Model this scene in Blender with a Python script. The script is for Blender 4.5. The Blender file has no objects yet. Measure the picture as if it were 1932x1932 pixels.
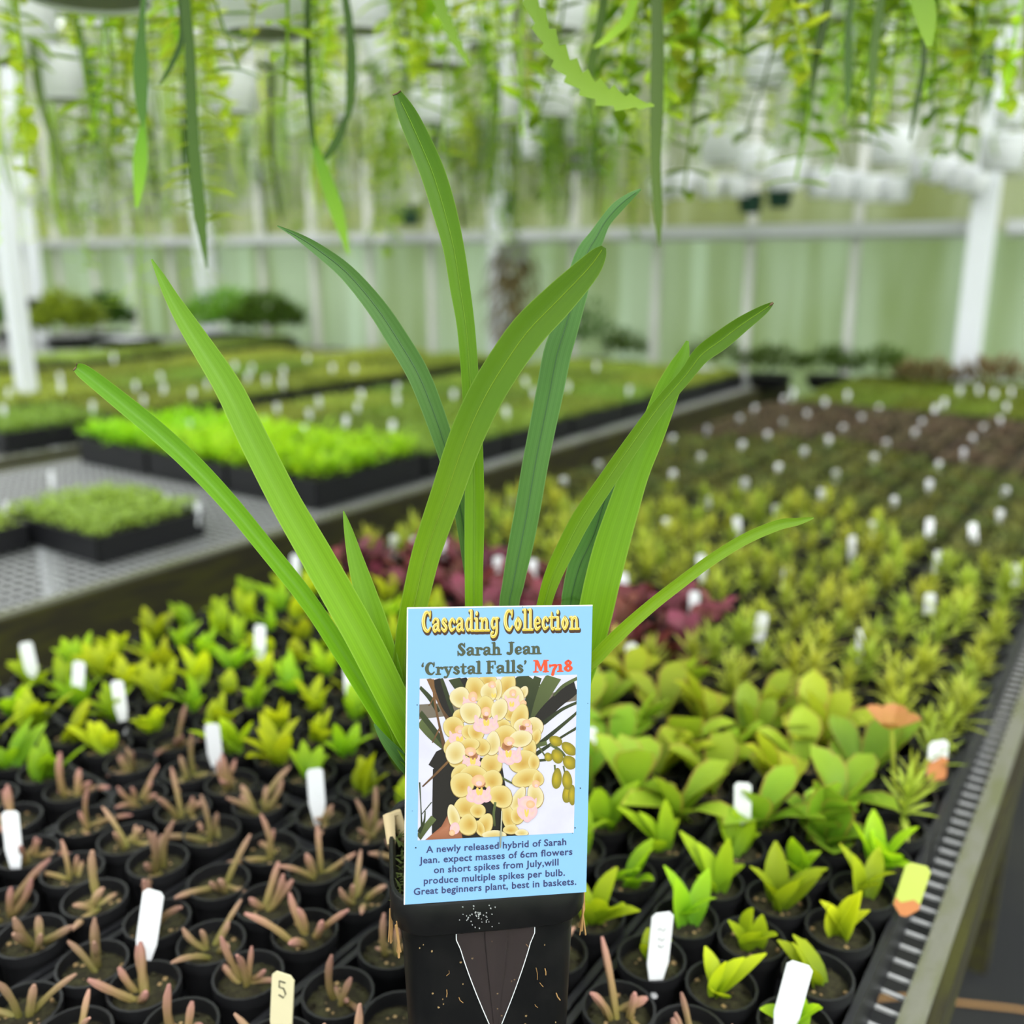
import bpy, math, random
from mathutils import Vector, Matrix
random.seed(11)
SC = bpy.context.scene
COL = SC.collection
V = Vector
# ------------------------------------------------------------------ camera
F = 1787.0                                   # focal length in pixels of the 1932 px frame
TH = math.atan(476 / F)                      # downward pitch
PSI = math.atan(1266 / (F / math.cos(TH)))   # heading, left of the +Y bench direction
FH = V((-math.sin(PSI), math.cos(PSI), 0))
ZZ = V((0, 0, 1))
RT = V((math.cos(PSI), math.sin(PSI), 0))
FW = FH * math.cos(TH) - ZZ * math.sin(TH)
UP = FH * math.sin(TH) + ZZ * math.cos(TH)
CAM = V((0, 0, 1.305))
cd = bpy.data.cameras.new('camera')
cam = bpy.data.objects.new('camera', cd)
COL.objects.link(cam)
cam.matrix_world = Matrix(((RT.x, UP.x, -FW.x, CAM.x), (RT.y, UP.y, -FW.y, CAM.y), (RT.z, UP.z, -FW.z, CAM.z), (0, 0, 0, 1)))
cd.sensor_width = 36.0
cd.lens = 36.0 * F / 1932
cd.clip_start = 0.02
cd.clip_end = 200
cd.dof.use_dof = True
cd.dof.focus_distance = 0.455
cd.dof.aperture_fstop = 4.8
SC.camera = cam
# ------------------------------------------------------------------ world, light, exposure
w = bpy.data.worlds.new('overcast_sky')
SC.world = w
w.use_nodes = True
nt = w.node_tree
nt.nodes.clear()
wo = nt.nodes.new('ShaderNodeOutputWorld')
wb = nt.nodes.new('ShaderNodeBackground')
tc = nt.nodes.new('ShaderNodeTexCoord')
sx = nt.nodes.new('ShaderNodeSeparateXYZ')
cr = nt.nodes.new('ShaderNodeValToRGB')
cr.color_ramp.elements[0].position = 0.0
cr.color_ramp.elements[0].color = (0.88, 0.92, 0.93, 1)
cr.color_ramp.elements[1].position = 0.6
cr.color_ramp.elements[1].color = (0.93, 0.97, 1.0, 1)
nt.links.new(tc.outputs['Generated'], sx.inputs[0])
nt.links.new(sx.outputs['Z'], cr.inputs[0])
nt.links.new(cr.outputs[0], wb.inputs[0])
wb.inputs[1].default_value = 0.9
nt.links.new(wb.outputs[0], wo.inputs[0])
sun = bpy.data.lights.new('fill_sun', 'SUN')
sun.energy = 1.7
sun.angle = math.radians(25)
sun.color = (1.0, 0.98, 0.93)
so = bpy.data.objects.new('fill_sun', sun)
COL.objects.link(so)
SD = (FH * 0.62 - RT * 0.30 - ZZ * 0.72).normalized()      # added fill light from behind right, brightening sides that face the camera
so.rotation_euler = SD.to_track_quat('-Z', 'Y').to_euler()
vs = SC.view_settings
vs.view_transform = 'Standard'
vs.look = 'None'
vs.gamma = 1.0
vs.use_curve_mapping = False
vs.exposure = 1.6
SC.cycles.max_bounces = 7
SC.cycles.diffuse_bounces = 4
SC.cycles.glossy_bounces = 3
SC.cycles.transmission_bounces = 6
SC.cycles.transparent_max_bounces = 12
SC.cycles.caustics_reflective = False
SC.cycles.caustics_refractive = False


# ------------------------------------------------------------------ pixel -> place helpers
def ray(px, py):
    return FW + RT * ((px - 966) / F) + UP * ((966 - py) / F)


def onz(px, py, z):
    r = ray(px, py)
    return CAM + r * ((z - CAM.z) / r.z)


def ony(px, py, y):
    r = ray(px, py)
    return CAM + r * (y / r.y)


def dep(px, py, d):
    return CAM + ray(px, py) * d


def proj(p):
    v = V(p) - CAM
    d = v.dot(FW)
    if d < 0.05:
        return (1e6, 1e6, d)
    return (966 + F * v.dot(RT) / d, 966 - F * v.dot(UP) / d, d)


def inframe(p, m=120):
    x, y, d = proj(p)
    return -m < x < 1932 + m and -m < y < 1932 + m


# ------------------------------------------------------------------ materials
MATS = {}


def mat(name, col, col2=None, mid=None, rough=0.5, spec=0.4, transl=0.0, tcol=None, rand=0.0, hrand=0.0, noise=0.0, nscale=40.0, ncol=None,
        edge=None, edge_at=0.75, streak=None, bump=0.0, bscale=200.0, metal=0.0, alpha=None, veins=0.0):
    """col -> col2 along attribute t; edge colour by attribute u; object-random value/hue; noise towards ncol."""
    m = bpy.data.materials.new(name)
    m.use_nodes = True
    n = m.node_tree.nodes
    l = m.node_tree.links
    n.clear()
    out = n.new('ShaderNodeOutputMaterial')
    bs = n.new('ShaderNodeBsdfPrincipled')
    bs.inputs['Roughness'].default_value = rough
    bs.inputs['Specular IOR Level'].default_value = spec
    bs.inputs['Metallic'].default_value = metal

    def rgb(c):
        q = n.new('ShaderNodeRGB')
        q.outputs[0].default_value = (*c, 1)
        return q.outputs[0]

    def mix(f, a, b):
        q = n.new('ShaderNodeMix')
        q.data_type = 'RGBA'
        l.new(a, q.inputs[6])
        l.new(b, q.inputs[7])
        if isinstance(f, float):
            q.inputs[0].default_value = f
        else:
            l.new(f, q.inputs[0])
        return q.outputs[2]

    def math_(op, a, b):
        q = n.new('ShaderNodeMath')
        q.operation = op
        for i, x in enumerate((a, b)):
            if isinstance(x, (int, float)):
                q.inputs[i].default_value = x
            else:
                l.new(x, q.inputs[i])
        return q.outputs[0]
    c = rgb(col)
    if col2 is not None:
        at = n.new('ShaderNodeAttribute')
        at.attribute_name = 't'
        if mid is not None:
            rp = n.new('ShaderNodeValToRGB')
            rp.color_ramp.elements[0].color = (*col, 1)
            rp.color_ramp.elements[1].color = (*col2, 1)
            e = rp.color_ramp.elements.new(0.5)
            e.color = (*mid, 1)
            l.new(at.outputs['Fac'], rp.inputs[0])
            c = rp.outputs[0]
        else:
            c = mix(at.outputs['Fac'], c, rgb(col2))
    if edge is not None:
        au = n.new('ShaderNodeAttribute')
        au.attribute_name = 'u'
        mr = n.new('ShaderNodeMapRange')
        mr.inputs[1].default_value = edge_at
        mr.inputs[2].default_value = 1.0
        l.new(au.outputs['Fac'], mr.inputs[0])
        c = mix(mr.outputs[0], c, rgb(edge))
    tx = n.new('ShaderNodeTexCoord')
    if veins > 0:                # fine lengthwise veins across the leaf's width
        av = n.new('ShaderNodeAttribute')
        av.attribute_name = 'u'
        sn = math_('SINE', math_('MULTIPLY', av.outputs['Fac'], 46.0), 0)
        sn2 = math_('SINE', math_('MULTIPLY', av.outputs['Fac'], 17.0), 0)
        fv = math_('MULTIPLY', math_('ADD', math_('ADD', sn, sn2), 2.0), veins * 0.25)
        c = mix(fv, c, rgb((col[0] * 0.5, col[1] * 0.55, col[2] * 0.6)))
    if noise > 0:
        nz = n.new('ShaderNodeTexNoise')
        nz.inputs['Scale'].default_value = nscale
        nz.inputs['Detail'].default_value = 4
        if streak:
            mp = n.new('ShaderNodeMapping')
            mp.inputs['Scale'].default_value = streak
            l.new(tx.outputs['Object'], mp.inputs[0])
            l.new(mp.outputs[0], nz.inputs['Vector'])
        else:
            l.new(tx.outputs['Object'], nz.inputs['Vector'])
        mr = n.new('ShaderNodeMapRange')
        mr.inputs[1].default_value = 0.42
        mr.inputs[2].default_value = 0.66
        mr.inputs[4].default_value = noise
        l.new(nz.outputs['Fac'], mr.inputs[0])
        c = mix(mr.outputs[0], c, rgb(ncol or (0, 0, 0)))
    if rand > 0 or hrand > 0:
        oi = n.new('ShaderNodeObjectInfo')
        hs = n.new('ShaderNodeHueSaturation')
        v = math_('ADD', math_('MULTIPLY', oi.outputs['Random'], 2 * rand), 1 - rand)
        l.new(v, hs.inputs['Value'])
        if hrand > 0:
            r2 = math_('FRACT', math_('MULTIPLY', oi.outputs['Random'], 7.31), 0)
            l.new(math_('ADD', math_('MULTIPLY', r2, 2 * hrand), 0.5 - hrand), hs.inputs['Hue'])
        l.new(c, hs.inputs['Color'])
        c = hs.outputs[0]
    l.new(c, bs.inputs['Base Color'])
    if bump > 0:
        nb = n.new('ShaderNodeTexNoise')
        nb.inputs['Scale'].default_value = bscale
        l.new(tx.outputs['Object'], nb.inputs['Vector'])
        bp = n.new('ShaderNodeBump')
        bp.inputs['Strength'].default_value = bump
        bp.inputs['Distance'].default_value = 0.002
        l.new(nb.outputs['Fac'], bp.inputs['Height'])
        l.new(bp.outputs[0], bs.inputs['Normal'])
    sh = bs.outputs[0]
    if transl > 0:
        tr = n.new('ShaderNodeBsdfTranslucent')
        if tcol is not None:
            tint = n.new('ShaderNodeMix')
            tint.data_type = 'RGBA'
            tint.blend_type = 'MULTIPLY'
            tint.inputs[0].default_value = 1.0
            l.new(c, tint.inputs[6])
            tint.inputs[7].default_value = (*tcol, 1)
            l.new(tint.outputs[2], tr.inputs[0])
        else:
            l.new(c, tr.inputs[0])
        ms = n.new('ShaderNodeMixShader')
        ms.inputs[0].default_value = transl
        l.new(sh, ms.inputs[1])
        l.new(tr.outputs[0], ms.inputs[2])
        sh = ms.outputs[0]
    if alpha is not None:
        tp = n.new('ShaderNodeBsdfTransparent')
        ms = n.new('ShaderNodeMixShader')
        ms.inputs[0].default_value = alpha
        l.new(tp.outputs[0], ms.inputs[1])
        l.new(sh, ms.inputs[2])
        sh = ms.outputs[0]
    l.new(sh, out.inputs[0])
    MATS[name] = m
    return m


def leafm(name, base, tip, **k):
    d = dict(rough=0.5, spec=0.2, transl=0.35, tcol=(1.7, 1.6, 0.9), rand=0.22, hrand=0.015)
    d.update(k)
    return mat(name, base, tip, **d)


# orchid
leafm('orchid_leaf', (0.15, 0.29, 0.004), (0.038, 0.098, 0.004), rand=0.08, hrand=0.006, rough=0.42, transl=0.25, veins=0.35, edge=(0.17, 0.28, 0.04), edge_at=0.93,
      noise=0.25, nscale=9, ncol=(0.03, 0.10, 0.008))
leafm('orchid_leaf_pale', (0.068, 0.165, 0.026), (0.085, 0.19, 0.058), rand=0.06, hrand=0.006, rough=0.5, transl=0.25, veins=0.35, edge=(0.16, 0.28, 0.10), edge_at=0.93,
      noise=0.2, nscale=9, ncol=(0.05, 0.15, 0.04))
leafm('orchid_leaf_bright', (0.17, 0.33, 0.006), (0.12, 0.25, 0.022), rand=0.05, rough=0.42, transl=0.25, veins=0.35, edge=(0.24, 0.37, 0.05), edge_at=0.93)
leafm('leaf_midrib', (0.17, 0.30, 0.02), (0.17, 0.30, 0.02), rand=0)
mat('leaf_midrib_dark', (0.03, 0.09, 0.02), rough=0.5)
mat('dry_tip', (0.10, 0.06, 0.03), rough=0.8)
mat('black_plastic', (0.0055, 0.0055, 0.006), rough=0.36, spec=0.25, noise=0.35, nscale=60, ncol=(0.014, 0.013, 0.013))
mat('black_pot', (0.007, 0.007, 0.008), rough=0.5, spec=0.3, rand=0.3)
mat('tray_plastic', (0.008, 0.008, 0.010), rough=0.45, spec=0.4)
mat('potting_mix', (0.022, 0.019, 0.012), rough=0.95, spec=0.1, noise=0.6, nscale=180, ncol=(0.055, 0.055, 0.024), bump=0.8, bscale=300)
mat('bark', (0.30, 0.20, 0.09), rough=0.9, noise=0.7, nscale=120, ncol=(0.14, 0.08, 0.03))
mat('root_fibre', (0.34, 0.19, 0.07), rough=0.9)
mat('root_tip', (0.55, 0.42, 0.24), rough=0.6)
mat('moss', (0.06, 0.075, 0.015), rough=1.0)
# label
mat('label_blue', (0.160, 0.322, 0.530), rough=0.35, spec=0.3)
mat('label_edge', (0.85, 0.90, 0.95), rough=0.5)
mat('ink_green', (0.050, 0.060, 0.036), rough=0.5, spec=0.2)
mat('ink_navy', (0.030, 0.035, 0.10), rough=0.5, spec=0.2)
mat('ink_red', (0.504, 0.056, 0.020), rough=0.5, spec=0.2)
mat('ink_brown', (0.045, 0.022, 0.012), rough=0.5, spec=0.2)
mat('ink_cream', (0.532, 0.504, 0.280), rough=0.5, spec=0.2)
mat('ink_gold', (0.448, 0.325, 0.028), rough=0.5, spec=0.2)
mat('ink_black', (0.01, 0.01, 0.01), rough=0.5, spec=0.2)
mat('print_wall', (0.426, 0.414, 0.493), rough=0.4, spec=0.2, noise=0.3, nscale=90, ncol=(0.347, 0.325, 0.414))
mat('print_beam', (0.106, 0.087, 0.067), rough=0.4, spec=0.2)
mat('print_leaf', (0.028, 0.036, 0.012), (0.012, 0.016, 0.007), rough=0.4, spec=0.2)
mat('print_leaf_lit', (0.067, 0.084, 0.028), (0.034, 0.042, 0.014), rough=0.4, spec=0.2)
mat('print_dark', (0.010, 0.008, 0.007), rough=0.4, spec=0.2)
mat('print_stem', (0.129, 0.062, 0.022), (0.056, 0.028, 0.014), rough=0.4, spec=0.2)
mat('print_petal', (0.33, 0.19, 0.035), (0.44, 0.36, 0.16), mid=(0.39, 0.275, 0.08), rough=0.4, spec=0.2)
mat('print_petal_pale', (0.37, 0.265, 0.09), (0.46, 0.40, 0.26), mid=(0.42, 0.335, 0.15), rough=0.4, spec=0.2)
mat('print_petal_rim', (0.235, 0.157, 0.045), rough=0.4, spec=0.2)
mat('print_lip', (0.482, 0.314, 0.258), (0.470, 0.280, 0.325), mid=(0.487, 0.325, 0.319), rough=0.4, spec=0.2)
mat('print_column', (0.504, 0.336, 0.202), (0.459, 0.258, 0.146), rough=0.4, spec=0.2)
mat('print_throat', (0.168, 0.056, 0.020), (0.280, 0.123, 0.056), rough=0.4, spec=0.2)
mat('print_yellow', (0.515, 0.347, 0.078), rough=0.4, spec=0.2)
mat('print_bud', (0.308, 0.235, 0.011), (0.134, 0.112, 0.011), rough=0.4, spec=0.2)
mat('print_skin', (0.280, 0.112, 0.062), (0.190, 0.067, 0.034), rough=0.4, spec=0.2)
mat('metal_wire', (0.45, 0.42, 0.36), rough=0.3, metal=0.9)
# small plants
leafm('finger_brown', (0.16, 0.15, 0.03), (0.36, 0.19, 0.15), mid=(0.25, 0.17, 0.075), transl=0.12, tcol=(1, 1, 1), rand=0.3, hrand=0.02, rough=0.6)
leafm('paddle_green', (0.12, 0.24, 0.012), (0.40, 0.52, 0.014), transl=0.4, rand=0.3, hrand=0.03)  # tip end brightened, light on the leaf tops put into the colour
leafm('flapjack', (0.13, 0.25, 0.015), (0.27, 0.37, 0.025), edge=(0.32, 0.20, 0.05), edge_at=0.85, transl=0.25, rand=0.25, hrand=0.03)
leafm('orange_leaf', (0.40, 0.20, 0.06), (0.42, 0.16, 0.07), transl=0.2)
leafm('burgundy', (0.09, 0.035, 0.025), (0.17, 0.035, 0.045), transl=0.15, tcol=(1.2, 1, 1), rand=0.35, hrand=0.03)
leafm('spiky', (0.22, 0.27, 0.03), (0.44, 0.50, 0.07), transl=0.3, rand=0.25, hrand=0.02)
leafm('fuzzy_dark', (0.07, 0.085, 0.015), (0.15, 0.165, 0.035), transl=0.2, rand=0.3, hrand=0.03)
leafm('fuzzy_brown', (0.055, 0.045, 0.018), (0.16, 0.11, 0.065), transl=0.15, tcol=(1, 1, 1), rand=0.3, hrand=0.03)
leafm('moss_green', (0.10, 0.14, 0.012), (0.19, 0.245, 0.03), transl=0.25, rand=0.15)
leafm('olive', (0.13, 0.20, 0.02), (0.28, 0.36, 0.06), transl=0.25, rand=0.25, hrand=0.025)
leafm('sedum', (0.16, 0.25, 0.03), (0.37, 0.52, 0.11), transl=0.3, rand=0.12)
leafm('lettuce', (0.22, 0.44, 0.008), (0.46, 0.74, 0.03), transl=0.4, rand=0.15)
leafm('bush_dark', (0.03, 0.065, 0.012), (0.08, 0.16, 0.025), transl=0.25, rand=0.25, hrand=0.03)
leafm('bush_light', (0.12, 0.22, 0.02), (0.26, 0.42, 0.05), transl=0.35, rand=0.25, hrand=0.03)
leafm('dry_brown', (0.12, 0.09, 0.03), (0.22, 0.16, 0.07), transl=0.2, tcol=(1, 1, 1), rand=0.2)
leafm('scallop_leaf', (0.10, 0.20, 0.014), (0.19, 0.32, 0.03), rand=0.1, transl=0.3)
leafm('trail_dark', (0.036, 0.075, 0.012), (0.060, 0.12, 0.016), transl=0.22, rand=0.35, hrand=0.02)
leafm('trail_mid', (0.11, 0.22, 0.014), (0.21, 0.35, 0.028), transl=0.4, rand=0.35, hrand=0.015)
leafm('trail_light', (0.22, 0.36, 0.024), (0.42, 0.56, 0.06), transl=0.45, rand=0.3, hrand=0.022, edge=(0.36, 0.26, 0.05), edge_at=0.88)
# tags, pots, structure
mat('tag_white', (0.70, 0.71, 0.74), rough=0.4, rand=0.06)
mat('tag_cream', (0.62, 0.56, 0.36), rough=0.5)
mat('tag_lime', (0.55, 0.62, 0.13), rough=0.5, transl=0.2)
mat('tag_rust', (0.50, 0.19, 0.07), rough=0.6)
mat('basket_white', (0.90, 0.91, 0.95), rough=0.45, transl=0.25, rand=0.05)
mat('basket_base', (0.30, 0.30, 0.28), rough=0.6)  # shade under the white baskets put into grey; also colours the fern's pot
mat('basket_green', (0.010, 0.045, 0.030), rough=0.5)
mat('wire_white', (0.75, 0.75, 0.75), rough=0.4)
mat('galv_wire', (0.50, 0.50, 0.51), rough=0.5, metal=0.3)
mat('galv_rail', (0.50, 0.51, 0.52), rough=0.5, metal=0.3)
mat('post_white', (0.66, 0.68, 0.72), rough=0.5, noise=0.3, nscale=3, ncol=(0.55, 0.57, 0.58))
mat('frame_alu', (0.60, 0.60, 0.57), rough=0.55, noise=0.4, nscale=5, ncol=(0.45, 0.45, 0.40))
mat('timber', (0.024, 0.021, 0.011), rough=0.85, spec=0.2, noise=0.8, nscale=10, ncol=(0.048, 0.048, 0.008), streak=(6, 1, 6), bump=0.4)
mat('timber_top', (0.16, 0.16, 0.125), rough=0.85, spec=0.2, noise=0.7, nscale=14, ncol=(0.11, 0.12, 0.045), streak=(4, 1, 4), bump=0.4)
mat('weed_mat', (0.016, 0.017, 0.018), rough=0.85, spec=0.2, noise=0.6, nscale=3, ncol=(0.028, 0.029, 0.024), bump=0.3, bscale=60)
mat('grass_ground', (0.10, 0.17, 0.04), rough=0.9, noise=0.6, nscale=3, ncol=(0.06, 0.10, 0.02))


def panelmat(name, base, algae, white, transl, clear, sc):
    m = bpy.data.materials.new(name)
    m.use_nodes = True
    n = m.node_tree.nodes
    l = m.node_tree.links
    n.clear()
    out = n.new('ShaderNodeOutputMaterial')
    tx = n.new('ShaderNodeTexCoord')
    cols = None
    prev = n.new('ShaderNodeRGB')
    prev.outputs[0].default_value = (*base, 1)
    prev = prev.outputs[0]
    for (s, c, lo, hi, amt, off) in ((sc, algae, 0.40, 0.62, 0.9, 0), ((sc[0] * 2.3, sc[1], sc[2] * 0.8), white, 0.5, 0.72, 0.65, 7.7)):
        mp = n.new('ShaderNodeMapping')
        mp.inputs['Scale'].default_value = s
        mp.inputs['Location'].default_value = (off, 0, off)
        nz = n.new('ShaderNodeTexNoise')
        nz.inputs['Scale'].default_value = 1.0
        nz.inputs['Detail'].default_value = 3
        l.new(tx.outputs['Object'], mp.inputs[0])
        l.new(mp.outputs[0], nz.inputs['Vector'])
        mr = n.new('ShaderNodeMapRange')
        mr.inputs[1].default_value = lo
        mr.inputs[2].default_value = hi
        mr.inputs[4].default_value = amt
        l.new(nz.outputs['Fac'], mr.inputs[0])
        mx = n.new('ShaderNodeMix')
        mx.data_type = 'RGBA'
        l.new(mr.outputs[0], mx.inputs[0])
        l.new(prev, mx.inputs[6])
        mx.inputs[7].default_value = (*c, 1)
        prev = mx.outputs[2]
    df = n.new('ShaderNodeBsdfDiffuse')
    tr = n.new('ShaderNodeBsdfTranslucent')
    l.new(prev, df.inputs[0])
    l.new(prev, tr.inputs[0])
    ms = n.new('ShaderNodeMixShader')
    ms.inputs[0].default_value = transl
    l.new(df.outputs[0], ms.inputs[1])
    l.new(tr.outputs[0], ms.inputs[2])
    tp = n.new('ShaderNodeBsdfTransparent')
    m2 = n.new('ShaderNodeMixShader')
    m2.inputs[0].default_value = 1 - clear
    l.new(tp.outputs[0], m2.inputs[1])
    l.new(ms.outputs[0], m2.inputs[2])
    l.new(m2.outputs[0], out.inputs[0])
    MATS[name] = m


panelmat('panel_algae', (0.50, 0.57, 0.44), (0.36, 0.43, 0.23), (0.66, 0.75, 0.66), 0.72, 0.06, (3.2, 1, 0.5))
panelmat('panel_upper', (0.44, 0.46, 0.37), (0.30, 0.33, 0.19), (0.66, 0.68, 0.64), 0.7, 0.10, (2.6, 1, 0.8))
panelmat('panel_stained', (0.42, 0.46, 0.28), (0.32, 0.35, 0.13), (0.50, 0.52, 0.36), 0.7, 0.10, (3.4, 1, 0.9))
panelmat('panel_clear', (0.84, 0.87, 0.85), (0.74, 0.78, 0.68), (0.92, 0.93, 0.92), 0.85, 0.82, (1.2, 1.2, 0.6))
panelmat('panel_roof', (0.88, 0.90, 0.89), (0.78, 0.81, 0.74), (0.92, 0.93, 0.94), 0.85, 0.60, (1.2, 1.2, 1))

# clear plastic of the label's stake
m = bpy.data.materials.new('clear_plastic')
m.use_nodes = True
n = m.node_tree.nodes
n.clear()
o_ = n.new('ShaderNodeOutputMaterial')
tp = n.new('ShaderNodeBsdfTransparent')
gl = n.new('ShaderNodeBsdfPrincipled')
gl.inputs['Base Color'].default_value = (0.10, 0.075, 0.075, 1)
gl.inputs['Roughness'].default_value = 0.06
ms = n.new('ShaderNodeMixShader')
ms.inputs[0].default_value = 0.30
m.node_tree.links.new(tp.outputs[0], ms.inputs[1])
m.node_tree.links.new(gl.outputs[0], ms.inputs[2])
m.node_tree.links.new(ms.outputs[0], o_.inputs[0])
MATS['clear_plastic'] = m


# ------------------------------------------------------------------ mesh builder
class MB:
    def __init__(self):
        self.v, self.f, self.t, self.u, self.m = [], [], [], [], []

    def add(self, verts, faces, t=0.0, u=0.0, mi=0, mx=None):
        o = len(self.v)
        for i, p in enumerate(verts):
            p = V(p)
            self.v.append(mx @ p if mx is not None else p)
            self.t.append(t[i] if isinstance(t, list) else t)
            self.u.append(u[i] if isinstance(u, list) else u)
        for f in faces:
            self.f.append([o + i for i in f])
            self.m.append(mi)

    def merge(self, b, mx=None, mi=0):
        o = len(self.v)
        self.v += [mx @ p for p in b.v] if mx is not None else b.v
        self.t += b.t
        self.u += b.u
        self.f += [[o + i for i in f] for f in b.f]
        self.m += [mi + k for k in b.m]

    def box(self, c, s, mi=0, rz=0.0):
        x, y, z = s[0] / 2, s[1] / 2, s[2] / 2
        vs_ = [(a * x, b * y, d * z) for a in (-1, 1) for b in (-1, 1) for d in (-1, 1)]
        M = Matrix.Translation(V(c)) @ Matrix.Rotation(rz, 4, 'Z')
        self.add(vs_, [(0, 1, 3, 2), (4, 6, 7, 5), (0, 4, 5, 1), (2, 3, 7, 6), (0, 2, 6, 4), (1, 5, 7, 3)], mi=mi, mx=M)

    def tube(self, path, radii, n=6, mi=0, cap=True):
        path = [V(p) for p in path]
        if not isinstance(radii, (list, tuple)):
            radii = [radii] * len(path)
        vs_, ts, fs = [], [], []
        ref = V((0.31, 0.17, 0.93)).normalized()
        N = len(path)
        for i, p in enumerate(path):
            d = (path[min(i + 1, N - 1)] - path[max(i - 1, 0)]).normalized()
            a = d.cross(ref)
            if a.length < 1e-4:
                a = d.cross(V((1, 0, 0)))
            a.normalize()
            b = d.cross(a)
            ref = b.cross(d) if False else ref
            for k in range(n):
                an = 2 * math.pi * k / n
                vs_.append(p + (a * math.cos(an) + b * math.sin(an)) * radii[i])
                ts.append(i / (N - 1))
        for i in range(N - 1):
            for k in range(n):
                k2 = (k + 1) % n
                fs.append((i * n + k, i * n + k2, (i + 1) * n + k2, (i + 1) * n + k))
        if cap:
            fs.append(tuple(range(n))[::-1])
            fs.append(tuple((N - 1) * n + k for k in range(n)))
        self.add(vs_, fs, t=ts, mi=mi)

    def lathe(self, prof, n=20, c=(0, 0, 0), mi=0, cap0=False, cap1=False):
        vs_, fs = [], []
        for (r, z) in prof:
            for k in range(n):
                a = 2 * math.pi * k / n
                vs_.append((c[0] + r * math.cos(a), c[1] + r * math.sin(a), c[2] + z))
        for i in range(len(prof) - 1):
            for k in range(n):
                k2 = (k + 1) % n
                fs.append((i * n + k, i * n + k2, (i + 1) * n + k2, (i + 1) * n + k))
        if cap0:
            fs.append(tuple(range(n))[::-1])
        if cap1:
            fs.append(tuple((len(prof) - 1) * n + k for k in range(n)))
        self.add(vs_, fs, mi=mi)

    def blade(self, base, d, nrm, L, W, bend=0.0, n=5, shape='oval', cup=0.15, mi=0):
        """one leaf: starts at base along d, its face towards nrm, bending towards -nrm"""
        d = V(d).normalized()
        nrm = V(nrm)
        nrm = (nrm - d * nrm.dot(d))
        if nrm.length < 1e-5:
            nrm = d.orthogonal()
        nrm.normalize()
        s = d.cross(nrm)
        vs_, ts, us, fs = [], [], [], []
        for i in range(n + 1):
            q = i / n
            if shape == 'oval':
                wd = math.sin(math.pi * (0.08 + 0.90 * q)) ** 0.8
            elif shape == 'paddle':
                wd = (0.28 + 0.72 * min(1, q / 0.6) ** 1.3) * (1 if q < 0.7 else max(0.02, 1 - ((q - 0.7) / 0.3) ** 2.4))
            elif shape == 'round':
                wd = (0.3 + 0.7 * min(1, q / 0.55)) * (1 if q < 0.6 else max(0.12, math.sqrt(max(0, 1 - ((q - 0.6) / 0.42) ** 2))))
            else:
                wd = (0.75 + 0.25 * math.sin(q * math.pi)) * (1 - q ** 2.2) + 0.02
            wd *= W / 2
            an = bend * q
            p = V(base) + d * (L * q * math.cos(an * 0.6)) - nrm * (L * q * math.sin(an * 0.6))
            nn = nrm * math.cos(an) + d * math.sin(an)
            vs_ += [p - s * wd + nn * wd * cup * 2, p, p + s * wd + nn * wd * cup * 2]
            ts += [q, q, q]
            us += [1, 0, 1]
            if i:
                o = 3 * i
                fs += [(o - 3, o - 2, o + 1, o), (o - 2, o - 1, o + 2, o + 1)]
        self.add(vs_, fs, t=ts, u=us, mi=mi)

    def build(self, name, mats, parent=None, smooth=True, loc=None):
        me = bpy.data.meshes.new(name)
        me.from_pydata([tuple(p) for p in self.v], [], self.f)
        for mm in (mats if isinstance(mats, (list, tuple)) else [mats]):
            me.materials.append(MATS[mm])
        me.polygons.foreach_set('material_index', self.m)
        me.polygons.foreach_set('use_smooth', [smooth] * len(self.f))
        for nm, data in (('t', self.t), ('u', self.u)):
            if any(data):
                a = me.attributes.new(nm, 'FLOAT', 'POINT')
                a.data.foreach_set('value', data)
        me.update()
        if smooth:
            me.set_sharp_from_angle(angle=math.radians(50))
        o = bpy.data.objects.new(name, me)
        COL.objects.link(o)
        if parent is not None:
            o.parent = parent
        if loc is not None:
            o.location = loc
        return o


def tag(o, label=None, cat=None, group=None, kind=None):
    if label:
        o['label'] = label
    if cat:
        o['category'] = cat
    if group:
        o['group'] = group
    if kind:
        o['kind'] = kind
    return o


def empty(name, loc, rz=0.0, label=None, cat=None, group=None):
    o = bpy.data.objects.new(name, None)
    o.empty_display_size = 0.02
    COL.objects.link(o)
    o.location = loc
    o.rotation_euler = (0, 0, rz)
    return tag(o, label, cat, group)


def inst(src, name, parent=None, loc=(0, 0, 0), rz=0.0, s=1.0, rx=0.0, ry=0.0):
    """a copy sharing src's mesh data"""
    o = bpy.data.objects.new(name, src)
    COL.objects.link(o)
    if parent is not None:
        o.parent = parent
    o.location = loc
    o.rotation_euler = (rx, ry, rz)
    o.scale = s if isinstance(s, (tuple, list)) else (s, s, s)
    return o


def mesh_only(mb, name, mats, smooth=True):
    o = mb.build(name, mats, smooth=smooth)
    me = o.data
    bpy.data.objects.remove(o)
    return me


def smooth_path(pts, n):
    """Catmull-Rom through tuples of any length"""
    k = len(pts)
    P = [pts[0]] + list(pts) + [pts[-1]]
    out = []
    for i in range(n + 1):
        s = i / n * (k - 1)
        j = min(int(s), k - 2)
        q = s - j
        a, b, c, d = P[j], P[j + 1], P[j + 2], P[j + 3]
        out.append(tuple(0.5 * (2 * b[m] + (c[m] - a[m]) * q + (2 * a[m] - 5 * b[m] + 4 * c[m] - d[m]) * q * q + (3 * b[m] - a[m] - 3 * c[m] + d[m]) * q ** 3) for m in range(len(a))))
    return out


def rnd(a, b):
    return random.uniform(a, b)


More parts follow.
